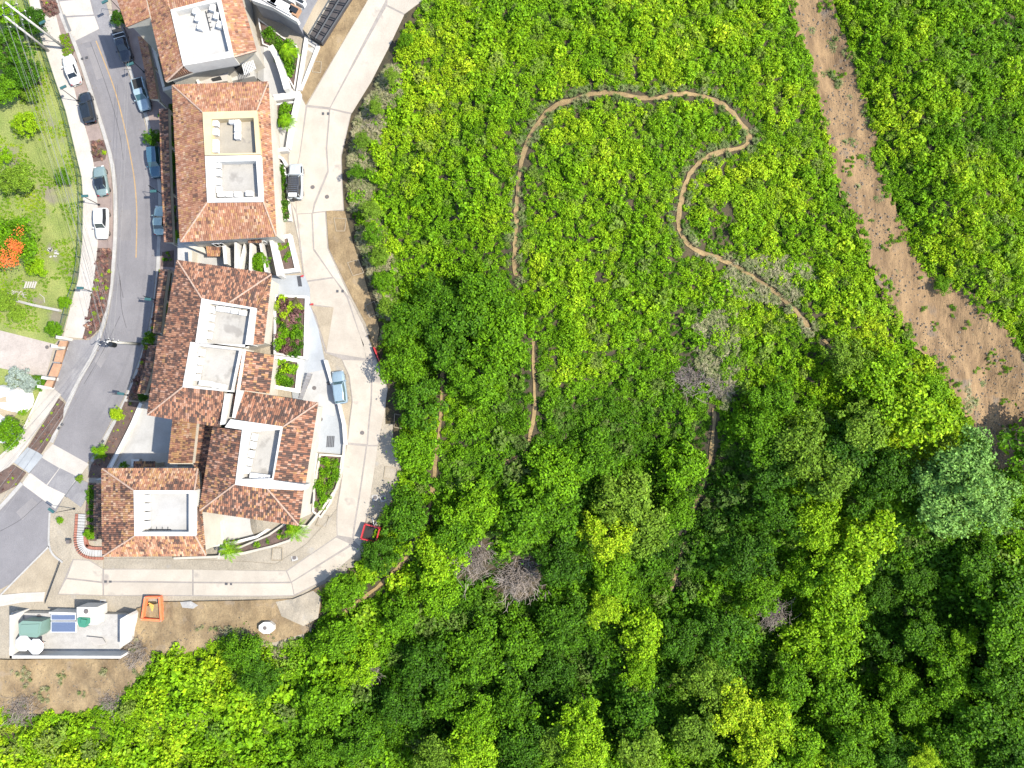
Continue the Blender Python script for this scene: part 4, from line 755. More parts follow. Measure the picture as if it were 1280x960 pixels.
A2 = pole((61,64), (6,20), .17, 'pale pole standing against the lawn railing', [(9, 2.2, .2), (6.5, 2, .2)])
A3 = pole((174,430), (134,427), .2, 'thick white pole leaning over the street above the driveway gate', [(8.2, 1.6, .6), (7, 1.4, .6), (5.6, 1, .6)])
pc = bpy.data.objects['utility_pole.002']; tq = W(136,428,7.4); q = MB(); q.bar(tq+Vector((.45,-.3,-.6)), tq+Vector((.45,-.3,.5)), .36, 'metal_dark', 12); q.bar(tq+Vector((.2,-.1,.5)), tq+Vector((.2,-.1,.75)), .06, 'white_metal', 6); q.build('transformer', pc)
A4 = [W(a, b, 9.5) for a, b in ((-70,640), (-60,655), (-50,668), (-40,680), (-30,690))]
def wire(a, b, label, sag=.9, r=.017):
    q = MB(); n = 22; pts = [a.lerp(b, i/n)-Vector((0, 0, sag*4*(i/n)*(1-i/n))) for i in range(n+1)]
    for i in range(n): q.bar(pts[i], pts[i+1], r, 'wire', 4)
    q.build('power_line', label=label, cat='power line', group='power lines over the street')
for i in range(6): wire(A1[i], A3[i], f'{ORD[i]} thin wire, counted from the top, from tall pale pole to thick white pole')
for i in range(3): wire(A2[i], A3[6+i], f'{ORD[i]} thin wire from the left between railing-side pole and thick white pole', 1.1)
for i in range(5): wire(A3[i+1], A4[i], f'{ORD[i]} thin wire, counted from the left, running from thick white pole to the lower left')
for i in range(4): wire(A1[i], W(5+i*9, -60, 11), f'{ORD[i]} thin wire from the left leaving the top edge above the dark trees', .3)
for i in range(2): wire(A3[i*3+2], W(150+i*3, 300, 8.5)+Vector((0, 25, 0)), ('left', 'right')[i]+' one of two thin wires running up the street from the thick white pole', .5)
q = MB(); q.bar(W(56,754,.6), W(75,703,.9), .07, 'metal_dark'); q.build('rail_barrier', label='long thin barrier pole beside the sandy corner', cat='barrier'); q = MB(); c = W(86, 677, 1); q.box(c, (.5,.5,.5), 'iron'); q.bar(W(86,677,0), c, .05, 'iron'); q.build('post_box', label='small grey box on a post by the brick-edged steps', cat='post')

# ------------------------------------------------------------------ cars
def paint(name, c): return plain(name, c, .28, .15, .8)
paint('paint_white', (.80,.80,.78)); paint('paint_black', (.02,.025,.035)); paint('paint_teal', (.22,.30,.29)); paint('paint_sky', (.36,.47,.52)); paint('paint_blue', (.05,.13,.19)); paint('paint_mint', (.42,.55,.50)); paint('paint_silver', (.50,.54,.56)); paint('paint_steel', (.27,.36,.41))
def car(px, py, dpx, kind, pm, label, glass='glass_dark', L=4.6, Wd=1.85, roof=None, group='cars parked in the street', h0=.1):
    loc = P(px, py, h0) if px > 300 else W(px, py, h0); d = Vector((dpx[0], -dpx[1])); ang = math.atan2(d.y, d.x)
    sl = Vector((float(T(loc.x+1, loc.y)-T(loc.x-1, loc.y))/2, float(T(loc.x, loc.y+1)-T(loc.x, loc.y-1))/2, 0))
    e = empty('pickup_truck' if kind == 'pickup' else 'parked_car', loc, label, 'pickup' if kind == 'pickup' else 'car', group); ORG[e.name] = Vector((0,0,0))
    n = Vector((-sl.x, -sl.y, 1)).normalized(); f = Vector((math.cos(ang), math.sin(ang), 0)); f = (f-n*f.dot(n)).normalized(); s = n.cross(f); M = Matrix((f, s, n)).transposed(); e.rotation_euler = M.to_euler()
    suv = kind in ('suv', 'pickup'); belt = 1.05 if suv else .88; top = 1.75 if suv else 1.45; hl = L/2
    st = {'sedan': [(-1,.62,.62),(-.97,.80,.82),(-.85,.93,.92),(-.6,1,.95),(0,1,.97),(.4,1,.95),(.7,.97,.86),(.9,.87,.76),(.985,.66,.62),(1,.5,.5)],
          'suv': [(-1,.74,.8),(-.98,.90,1.0),(-.85,.97,1.04),(-.5,1,1.06),(0,1,1.06),(.4,1,1.04),(.72,.96,1.0),(.92,.88,.9),(.99,.7,.72),(1,.55,.6)],
          'pickup': [(-1,.9,.95),(-.99,.97,1.0),(-.85,.98,1.0),(-.5,1,1.0),(0,1,1.04),(.4,1,1.04),(.7,.97,1.02),(.92,.9,.95),(.99,.75,.8),(1,.6,.65)]}[kind]
    q = MB(); vs = []; hw = Wd/2
    for x, w_, h in st:
        w_ *= hw; x *= hl
        vs += [(x,-w_*.9,.24),(x,-w_,.42),(x,-w_*1.0,h*.72),(x,-w_*.93,h*.94),(x,-w_*.6,h),(x,0,h+.03),(x,w_*.6,h),(x,w_*.93,h*.94),(x,w_,h*.72),(x,w_,.42),(x,w_*.9,.24)]
    k = 11; fs = []
    for i in range(len(st)-1):
        for j in range(k-1): fs.append((i*k+j, (i+1)*k+j, (i+1)*k+j+1, i*k+j+1))
        fs.append((i*k+k-1, (i+1)*k+k-1, (i+1)*k, i*k))
    fs += [list(range(k))[::-1], [(len(st)-1)*k+j for j in range(k)]]; fs = [list(f)[::-1] for f in fs]
    q.add(vs, fs, pm); q.build('body', e, True)
    # greenhouse
    x0, x1, r0, r1 = {'sedan': (-.68,.34,-.42,.06), 'suv': (-.93,.38,-.82,.12), 'pickup': (-.22,.42,-.16,.18)}[kind]; x0, x1, r0, r1 = (v*hl for v in (x0, x1, r0, r1)); wb, wt = hw*.88, hw*.70
    B = [(x0,-wb*.9,belt-.06),(x0,wb*.9,belt-.06),((x0+x1)/2,wb,belt-.06),(x1,wb*.92,belt-.1),(x1,-wb*.92,belt-.1),((x0+x1)/2,-wb,belt-.06)]
    Tt = [(r0,-wt*.92,top-.03),(r0,wt*.92,top-.03),((r0+r1)/2,wt,top),(r1,wt*.92,top-.04),(r1,-wt*.92,top-.04),((r0+r1)/2,-wt,top)]
    for nm, idx in (('rear_window', (0,1)), ('side_window', (1,2,3)), ('windscreen', (3,4)), ('side_window', (4,5,0))):
        q = MB()
        for a, b in zip(idx, idx[1:]): q.add([B[a], B[b], Tt[b], Tt[a]], [(3,2,1,0)], glass)
        q.build(nm, e)
    q = MB(); rt = [Vector(t)*1 for t in Tt]; c = Vector((sum(t.x for t in rt)/6, 0, top)); up = [Vector((c.x+(t.x-c.x)*1.06, t.y*1.06, t.z+.01)) for t in rt]; u2 = [Vector((c.x+(t.x-c.x)*.9, t.y*.86, t.z+.06)) for t in rt]
    q.add(up+u2, [[i, i+6, (i+1) % 6+6, (i+1) % 6] for i in range(6)]+[list(range(6, 12))[::-1]], roof or pm)
    for a in (0, 1, 3, 4): q.bar(B[a], rt[a], .05, pm, 4)
    q.build('roof', e)
    if roof == 'rack':
        pass
    for sx in (-.62, .62):
        for sy in (-1, 1):
            c = Vector((sx*hl, sy*(hw-.16), .33)); t = MB(); t.bar(c-Vector((0,.12,0)), c+Vector((0,.12,0)), .34, 'black_rubber', 14); wo = t.build('wheel', e); t = MB(); t.bar(c-Vector((0,.13,0)), c+Vector((0,.13,0)), .2, 'chrome', 10); t.build('rim', wo)
    for sy in (-1, 1):
        t = MB(); t.box((hl*.955, sy*hw*.62, .66), (.12,.36,.14), 'lens'); t.build('headlight', e); t = MB(); t.box((-hl*.975, sy*hw*.70, .72), (.1,.26,.16), 'lens_red'); t.build('taillight', e); t = MB(); t.box((x1*.86, sy*(hw+.09), belt+.02), (.16,.2,.13), pm); t.build('mirror', e)
    t = MB(); t.box((hl*.985,0,.42), (.1,Wd*.6,.16), 'black_rubber'); t.build('bumper', e); t = MB(); t.box((-hl*.99,0,.42), (.08,.5,.14), 'black_rubber'); t.build('bumper', e)
    if kind == 'pickup':
        t = MB(); t.box((-hl*.61,0,1.045), (hl*.68,Wd*.76,.02), 'void_dark'); t.build('bed', e)
        for sy in (-1, 1): t = MB(); t.box((-hl*.61, sy*hw*.86, 1.07), (hl*.72,.12,.1), pm); t.build('bed_rail', e)
    return e, hl, hw, top
car(93, 90, (-70,-190), 'sedan', 'paint_white', 'white sedan parked in the left bay, just below the small green kerb patch', L=4.7)
car(113, 137, (-50,-195), 'suv', 'paint_black', 'black car with a panoramic roof parked below the white sedan', L=4.8, roof='glass_dark')
car(129.5, 228, (-35,-180), 'sedan', 'paint_teal', 'dull grey-teal car with a dark roof, parked above the white hatchback', L=4.5, roof='glass_dark')
car(131, 281, (5,180), 'suv', 'paint_white', 'white hatchback parked just above the long purple planting bed', L=4.6)
_, hl, hw, top = car(157, 60, (60,200), 'pickup', 'paint_black', 'black pickup truck with two pale bars over its bed, parked at the right kerb', L=5.2)
e = _; 
for x in (-.35, -.6): t = MB(); t.box((x*hl, 0, 1.35), (.07, 1.7, .06), 'white_metal'); t.box((x*hl, -.8, 1.2), (.06, .06, .3), 'white_metal'); t.box((x*hl, .8, 1.2), (.06, .06, .3), 'white_metal'); t.build('rack_bar', e)
car(180, 121, (60,210), 'pickup', 'paint_sky', 'light blue pickup truck parked at the right kerb below the black pickup', 'glass_teal', L=5.0)
car(197, 205, (20,170), 'suv', 'paint_blue', 'dark blue car half hidden under the long tiled canopy', 'glass_teal', L=4.6)
car(203, 277, (0,-170), 'sedan', 'paint_mint', 'pale mint car half hidden under the long tiled canopy, below the dark blue one', L=4.4)
e, hl, hw, top = car(371.5, 229, (0,-1), 'suv', 'paint_silver', 'silver off-roader with a black slatted roof rack, parked on the ring road', L=4.9, Wd=2.0, roof='paint_black', group='cars parked on the ring road')
q = MB(); q.box((-hl*.36,0,top+.1), (2.3,1.25,.04), 'black_rubber'); q.build('roof_rack', e)
for i in range(8): t = MB(); t.box((-hl*.36-1.0+i*.28,0,top+.15), (.07,1.2,.05), 'chrome'); t.build('rack_slat', e)
t = MB(); t.bar((-hl*.99,0,.95), (-hl*1.07,0,.95), .34, 'black_rubber', 14); wo = t.build('spare_wheel', e); t = MB(); t.box((-hl*.88,0,top+.1), (.5,1.1,.1), 'white_metal'); t.build('roof_box', e)
for sy in (-1, 1):
    t = MB(); t.box((hl*.62, sy*.86, .98), (.9,.18,.06), 'black_rubber'); t.build('wheel_arch', e)
car(426, 484.5, (-28,-200), 'suv', 'paint_steel', 'light blue-grey car parked against the curved white wall', 'glass_teal', L=4.4, Wd=1.8, group='cars parked on the ring road')
# red things under the trees
loc = P(465, 665, .1); e = empty('utility_trailer', loc, 'red framed open trailer with a dark bed, half under the roadside trees at the bend', 'trailer')
ang = math.radians(-15); R2 = Matrix.Rotation(ang, 3, 'Z')
def rl(x, y, z): return loc+R2 @ Vector((x, y, z))
q = MB(); q.box(rl(0,0,.55), (2.0,1.9,.1), 'void_dark', ang); q.build('bed', e)
for x, y, dx, dy in ((0,1.0,2.2,.16), (0,-1.0,2.2,.16), (-1.05,0,.16,2.1), (1.05,0,.16,2.1)): q = MB(); q.box(rl(x,y,.9), (dx,dy,.6), 'red_paint', ang); q.build('side_panel', e)
for y in (-1.2, 1.2): q = MB(); a = rl(-.2,y,.35); b = rl(-.2,y*.86,.35); q.bar(a, b, .35, 'black_rubber', 12); q.build('wheel', e)
for y in (-.5, .5): q = MB(); q.bar(rl(.1,1.0,.6), rl(.1+y,2.0,.45), .05, 'white_metal'); q.build('drawbar', e)
wallthing('dark red board standing at the road edge under the bushes', [(467,434),(471,444),(476,456)], .9, 'red_paint', .16, name='board', cat='board')
for a, b, lb in ((379,346,'small red hydrant-like fitting at the top of the blue deck'), (391,381,'small red fitting beside the yellow planter')): q = MB(); c = P(a, b, 0); q.bar(c, c+Vector((0,0,.55)), .1, 'red_paint', 8); q.box(c+Vector((0,0,.45)), (.45,.14,.14), 'red_paint', .4); q.build('hydrant', label=lb, cat='hydrant')
# tents
for a, b, r, h, lb in ((4,504,2.7,2.6,'big white dome tent with a pinkish panel, cut by the left edge'), (26,500,2.0,2.0,'smaller white dome tent right of the big one'), (4,537,2.0,1.6,'lowest white dome tent at the left edge')):
    c = W(a, b, .1); e = empty('dome_tent', c, lb, 'tent'); n, m_ = 12, 5
    for i in range(n):
        q = MB(); vs = []
        for t in (0, 1):
            for j in range(m_+1):
                ph = j/m_*math.pi/2; th = 2*math.pi*(i+t)/n; vs.append((c.x+r*math.cos(ph)*math.cos(th)*(1-.03*(t if 0 else 0)), c.y+r*math.cos(ph)*math.sin(th), c.z+h*math.sin(ph)+.02*(i % 2)))
        q.add(vs, [(j, m_+1+j, m_+2+j, j+1) for j in range(m_)], 'canvas' if (i % 5 or r < 2.5) else 'sand'); q.build('panel', e, True)
# park bits
e = empty('bench', W(38, 356, .1), 'small grey slatted table on the lawn below the lime bush', 'table')
for i in range(5): q = MB(); q.box(W(32+i*3, 356, .75), (.22,1.0,.05), 'wood_pile', -.3); q.build('slat', e)
for a, b in ((32,352),(45,352),(32,361),(44,361)): q = MB(); p = W(a, b, .1); q.bar(p, p+Vector((0,0,.62)), .04, 'wood_pile'); q.build('leg', e)
for a, b, lb in ((22,369,'broken pale branches lying on the lawn at the left end of the low wall'), (55,372,'small pale stick lying above the low lawn wall'), (67,316,'scatter of bright stones on the bare lawn patch')):
    q = MB()
    for i in range(14 if a != 55 else 2):
        x, y = a+random.uniform(-7, 7)*(a != 55), b+random.uniform(-5, 5)*(a != 55); p = W(x, y, .1)
        if a == 67: q.box(p, (random.uniform(.15,.5), random.uniform(.15,.4), .12), 'white_floor', random.random()*3)
        else: t = random.random()*6.28; q.bar(p, p+Vector((math.cos(t)*.8, math.sin(t)*.8, .15)), .05, 'wood_pile', 5)
    q.build('fallen_branches' if a != 67 else 'stones', label=lb, cat='branches' if a != 67 else 'stones')

# ------------------------------------------------------------------ foliage meshes
def leafcards(pos, nrm, size, elong=1.5, jit=.7):
    """pos, nrm (n,3) arrays -> diamond-shaped leaves slightly folded"""
    n = len(pos); nn = nrm+RNG.normal(0, jit, (n, 3)); nn /= np.linalg.norm(nn, axis=1)[:,None]+1e-9
    a = RNG.normal(0, 1, (n, 3)); a -= nn*(a*nn).sum(1)[:,None]; a /= np.linalg.norm(a, axis=1)[:,None]+1e-9; b = np.cross(nn, a); s = (size*RNG.uniform(.65, 1.35, n))[:,None]
    v = np.stack([pos-a*s*elong/2, pos+b*s*.5+nn*s*.12, pos+a*s*elong/2, pos-b*s*.5+nn*s*.12], 1).reshape(-1, 3)
    f = np.arange(4*n).reshape(n, 4); return v, f
def npmesh(name, v, f, mt):
    me = bpy.data.meshes.new(name); me.from_pydata(v.tolist(), [], f.tolist()); me.materials.append(MATS[mt]); return me
def shrub_mesh(k, mt, leaves=270, size=.15, name='shrub_leaves'):
    nl = 9; th = RNG.uniform(0, 6.28, nl); rr = RNG.uniform(.1, .72, nl); c = np.stack([rr*np.cos(th), rr*np.sin(th), RNG.uniform(.15, .85, nl)*(1.1-rr*.7)], 1); P_, N_ = [], []
    for i in range(nl):
        m = leaves//nl; d = RNG.normal(0, 1, (m, 3)); d[:,2] = np.abs(d[:,2])*.9-.15; d /= np.linalg.norm(d, axis=1)[:,None]; r = RNG.uniform(.28, .46); P_.append(c[i]+d*r*RNG.uniform(.7, 1, (m, 1))); N_.append(d+np.array([0, 0, .8]))
    v, f = leafcards(np.concatenate(P_), np.concatenate(N_), size); return npmesh(name, v, f, mt)
def tuft_mesh(mt, blades=70):
    v, f = [], []
    for i in range(blades):
        t = random.random()*6.28; r = random.uniform(0, .35); o = np.array([r*math.cos(t*1.7), r*math.sin(t*1.7), 0]); L = random.uniform(.5, 1.0); d = np.array([math.cos(t), math.sin(t), 0]); s = np.array([-d[1], d[0], 0])*.03; k = len(v)
        m = o+d*L*.35+np.array([0,0,L*.75]); e_ = o+d*L*.95+np.array([0,0,L*.7]); v += [o-s, o+s, m+s*1.3, m-s*1.3, e_]; f += [[k, k+1, k+2, k+3], [k+3, k+2, k+4]]
    me = bpy.data.meshes.new('tuft'); me.from_pydata([tuple(x) for x in v], [], f); me.materials.append(MATS[mt]); return me
def twig_mesh(n=300):
    mb = MB()
    for i in range(n):
        t = random.random()*6.28; ph = random.uniform(.15, 1.35); d = Vector((math.cos(t)*math.cos(ph), math.sin(t)*math.cos(ph), math.sin(ph)*.8)); p = Vector((random.gauss(0,.38), random.gauss(0,.38), random.uniform(-.05,.3))); L = random.uniform(.25, .7)
        m = p+d*L*.55+Vector((random.uniform(-.12,.12), random.uniform(-.12,.12), random.uniform(-.05,.1))); e_ = m+(d+Vector((random.uniform(-.6,.6), random.uniform(-.6,.6), random.uniform(-.4,.2)))).normalized()*L*.5
        mb.bar(p, m, .014, 'twig', 3, .01); mb.bar(m, e_, .01, 'twig', 3, .004)
        e2 = m+(d+Vector((random.uniform(-1,1), random.uniform(-1,1), 0))).normalized()*L*.35; mb.bar(m, e2, .008, 'twig', 3, .003)
    me = bpy.data.meshes.new('twigs'); me.from_pydata(mb.v, [], mb.f); me.materials.append(MATS['twig']); return me
def crown_mesh(mt, lobes=15, sub=7, size=.052, flat=.6, rag=.3, per=46):
    P_, N_ = [], []
    for i in range(lobes):
        u = (i+.5)/lobes; ph = math.acos(max(-.1, 1-u*1.1)); th = i*2.399+random.uniform(-.5, .5); r = random.uniform(.62-rag*.5, .72+rag*.3)
        c = np.array([r*math.sin(ph)*math.cos(th), r*math.sin(ph)*math.sin(th), flat*r*math.cos(ph)+random.uniform(-.10,.06)]); Rb = random.uniform(.22, .38)
        for k in range(sub):
            d0 = RNG.normal(0, 1, 3); d0[2] = abs(d0[2])*.6; d0 /= np.linalg.norm(d0); cc = c+d0*Rb*random.uniform(.5, 1.0)*np.array([1,1,.7]); r2 = random.uniform(.09, .19); m = int(per*r2/.14)
            d = RNG.normal(0, 1, (m, 3)); d[:,2] = d[:,2]*.7+.3; d /= np.linalg.norm(d, axis=1)[:,None]; P_.append(cc+d*r2*RNG.uniform(.45, 1.15, (m, 1))*np.array([1, 1, .8])); N_.append(d+cc*.4+np.array([0, 0, .7]))
    m = 420; q = RNG.normal(0, .36, (m, 3))*np.array([1, 1, .35]); P_.append(q); N_.append(RNG.normal(0, 1, (m, 3))+np.array([0,0,.8]))
    v, f = leafcards(np.concatenate(P_), np.concatenate(N_), size); return npmesh('crown', v, f, mt)
def trunk_mesh():
    q = MB(); q.bar((0,0,-1.2), (.03,.02,-.45), .07, 'bark', 8, .05)
    for i in range(6):
        t = i*1.05+random.uniform(-.2,.2); a = Vector((.03,.02,-.5+random.uniform(0,.1))); b = Vector((math.cos(t)*.32, math.sin(t)*.32, -.12)); c = Vector((math.cos(t+.2)*.62, math.sin(t+.2)*.62, .12)); q.bar(a, b, .034, 'bark', 6, .022); q.bar(b, c, .022, 'bark', 5, .008)
    q.bar((.03,.02,-.45), (0,0,.35), .04, 'bark', 6, .012)
    me = bpy.data.meshes.new('trunk'); me.from_pydata(q.v, [], q.f); me.materials.append(MATS['bark']); return me
TRUNK = trunk_mesh(); BASEC = [crown_mesh('leaf_mid'), crown_mesh('leaf_mid', 20, 6, .05, .55, .5), crown_mesh('leaf_mid', 12, 9, .055, .65, .35), crown_mesh('leaf_mid', 24, 5, .048, .5, .6), crown_mesh('leaf_mid', 10, 11, .06, .6, .25)]
TREES_PX = []
def tree(px, py, r, kind, label, h=None, group=None, v=None, trunk=True, name='tree', cat='tree', rim=0):
    h = h if h is not None else r*1.15; p = P(px, py, h); TREES_PX.append((px, py, r))
    gz = float(T(p.x, p.y)); e = bpy.data.objects.new(name, None); COL.objects.link(e); e.location = (p.x, p.y, gz); tag(e, label, cat, group); e.empty_display_size = .5
    v = random.randrange(5) if v is None else v; c = bpy.data.objects.new('crown', BASEC[v]); COL.objects.link(c); c.material_slots[0].link = 'OBJECT'; c.material_slots[0].material = TREEM[kind]; c.parent = e; c.location = (0, 0, h); s = r*random.uniform(.95, 1.05); c.scale = (s*random.uniform(.92,1.08), s*random.uniform(.92,1.08), s*.95); c.rotation_euler = (0, 0, random.random()*6.28)
    if trunk: t = bpy.data.objects.new('trunk', TRUNK); COL.objects.link(t); t.parent = e; t.location = (0, 0, h); t.scale = (s, s, (h+.5)/1.2 if h > r*.9 else s); 
    return e
# trees of the park
tree(22,223,2.9,'olive','big olive-green round tree on the lawn'); tree(5,196,1.7,'yellow','yellow-green small tree at the left edge above the big olive tree'); tree(33,154,2.0,'yellow','bright yellow-green tree standing alone on the upper lawn'); tree(80,222,1.5,'fresh','small green bush beside the lawn railing, opposite the grey-teal car', 1.2)
o = tree(20,303,4.1,'fresh','spreading green tree with orange-red blossoms on the lawn', 3.4, v=1)
fl = MB()
q_ = []
for i in range(80):
    a = random.choice([(26,288),(14,306),(20,309),(4,318),(6,328),(16,326),(22,311)]); p = W(a[0]+random.uniform(-4,4), a[1]+random.uniform(-4,4), 5.4)-Vector(o.location)
    for j in range(9): c = p+Vector((random.gauss(0,.42), random.gauss(0,.42), random.gauss(0,.12))); fl.add([c, c+Vector((.13,.03,.03)), c+Vector((.1,.14,.02)), c+Vector((-.03,.1,0))], [(0,1,2,3)], 'leaf_flame')
me = bpy.data.meshes.new('blossoms'); me.from_pydata(fl.v, [], fl.f); me.materials.append(MATS['leaf_flame']); b = bpy.data.objects.new('blossoms', me); COL.objects.link(b); b.parent = o
tree(46,334,1.9,'yellow','lime bush above the slatted table', 1.5); tree(12,62,3.4,'dark','dark dense tree in the upper left corner, left of the poles', 4); tree(33,92,2.8,'dark','dark tree under the wires beside the railing', 3.2); tree(8,112,2.6,'fresh','mid-green tree at the left edge below the dark trees'); tree(42,28,2.4,'dark','dark tree crossed by the tall pale pole', 3.0); tree(12,18,2.6,'lime','yellowish tree in the very top left corner'); tree(38,116,1.7,'olive','small olive bush at the lower end of the dark tree group', 1.6)
tree(8,376,1.8,'olive','small olive shrub at the left end of the low lawn wall', 1.5); tree(22,392,1.7,'olive','low olive shrub with reddish tinge on the lower lawn', 1.2); tree(68,412,1.5,'fresh','green bush squeezed between lawn and salmon gate', 1.3); tree(82,378,1.2,'fresh','small green bush at the lower end of the railing', 1)
tree(22,472,1.8,'bluegrey','blue-grey shrub above the dome tents', 1.5); tree(38,480,1.6,'bluegrey','blue-grey shrub right of the dome tents', 1.4); tree(50,478,1.3,'fresh','dark green shrub behind the salmon gate', 1.2); tree(12,541,2.8,'fresh','large green tree at the left edge under the wires', 3); tree(28,514,.8,'lime','tiny lime shrub above the large green tree by the tents', .7)
# hedges and street shrubs
for a, b, r, k, lb in ((81,60,1.0,'fresh','x'),): pass
tree(147,518,1.2,'yellow','lime shrub in the bare bed right of the street', 1.0, name='shrub', cat='shrub'); tree(125,565,1.3,'lime','lime shrub at the kerb above the lower crosswalk', 1.0, name='shrub', cat='shrub'); tree(187,423,1.2,'fresh','round green shrub at the foot of the thick white pole', 1.0, name='shrub', cat='shrub'); tree(179,495,1.0,'dark','dark green shrub above the white forecourt', .9, name='shrub', cat='shrub')
tree(75,650,.6,'lime','tiny lime shrub on the dirt corner by the crosswalk lamp', .4, name='shrub', cat='shrub'); tree(112,668,1.0,'fresh','green shrub inside the brick-edged steps', .8, name='shrub', cat='shrub'); tree(325,329,1.5,'fresh','round green tree in the courtyard gap', 1.6, name='shrub', cat='shrub'); tree(155,582,.75,'fresh','clipped green shrub in the forecourt planter', .7, name='shrub', cat='shrub'); tree(205,143,.8,'fresh','green shrub at the top end of the long canopy', .7, name='shrub', cat='shrub'); tree(192,173,1.6,'dark','dark shrub in the shade between the blue pickup and the dark blue car', 1.4, name='shrub', cat='shrub'); tree(100,598,.7,'olive','small sparse shrub on the lower crosswalk ramp', .6, name='shrub', cat='shrub')
tree(149,24,1.5,'dark','dark hedge shrub beside the small salmon roof, above the black pickup', 1.2, name='shrub', cat='shrub')
# palms
def palm(px, py, h, r, label):
    p = P(px, py, h); gz = float(T(p.x, p.y)); e = empty('palm_tree', (p.x, p.y, gz), label, 'palm'); q = MB(); q.bar((p.x, p.y, gz), p, .13, 'bark', 8, .09); q.build('trunk', e)
    for i in range(15):
        t = i*2.399; d = Vector((math.cos(t), math.sin(t), 0)); L = r*random.uniform(.85, 1.1); mb = MB(); up = random.uniform(.1,.5)
        pts = [p+d*L*s+Vector((0,0,L*(up*s-(.75+.3*up)*s*s))) for s in np.linspace(0, 1, 8)]; sd_ = Vector((-d.y, d.x, 0))
        for j in range(7):
            mb.bar(pts[j], pts[j+1], .02, 'leaf_lime', 3)
            for k in (0, .33, .66):
                c = pts[j].lerp(pts[j+1], k); ll = .42*math.sin(math.pi*min(1, (j+k)/7*.85+.12))
                for s in (-1, 1): tip = c+sd_*s*ll+d*ll*.55-Vector((0,0,ll*.25)); mb.add([c, c+d*.06, tip], [(0,1,2)], 'leaf_lime' if i % 3 else 'leaf_fresh')
        mb.build('frond', e)
palm(286,688,2.6,1.7,'palm at the left end of the curved succulent planter'); palm(369,664,2.6,1.8,'palm at the right end of the curved succulent planter'); palm(357,150,2.2,1.3,'small palm-like plant beside the ring road near the long house'); palm(360,62,3,1.5,'palm in the triangular garden beside the white stair'); palm(216,296,2,1.0,'small palm at the lower left corner of the long house')

# hillside trees
for a, b, r, k, h, lb in ((462,262,1.5,'olive',2.6,'dull olive roadside bush beside the frame below the off-roader'), (466,292,1.5,'fresh',2.8,'green roadside bush just below the dull olive one'), (474,322,1.6,'olive',3,'olive roadside bush beside the half hidden frame'), (480,352,1.7,'fresh',3.2,'green roadside bush right of the half hidden frame'), (486,384,1.7,'olive',3.2,'dull olive roadside bush right of the pale frame'), (492,416,1.7,'fresh',3.2,'green roadside bush above the red board'), (446,215,1.3,'fresh',2.2,'small green roadside bush opposite the off-roader'), (453,176,1.3,'olive',2.2,'olive roadside bush at the upper bend of the ring road'), (470,135,1.3,'olive',2.2,'dull olive roadside bush at the upper bend'), (490,95,1.3,'olive',2,'olive roadside bush near the top of the ring road'), (508,50,1.3,'fresh',2,'green roadside bush closest to the top edge of the ring road')):
    tree(a, b, r, k, lb, h, name='shrub', cat='shrub')
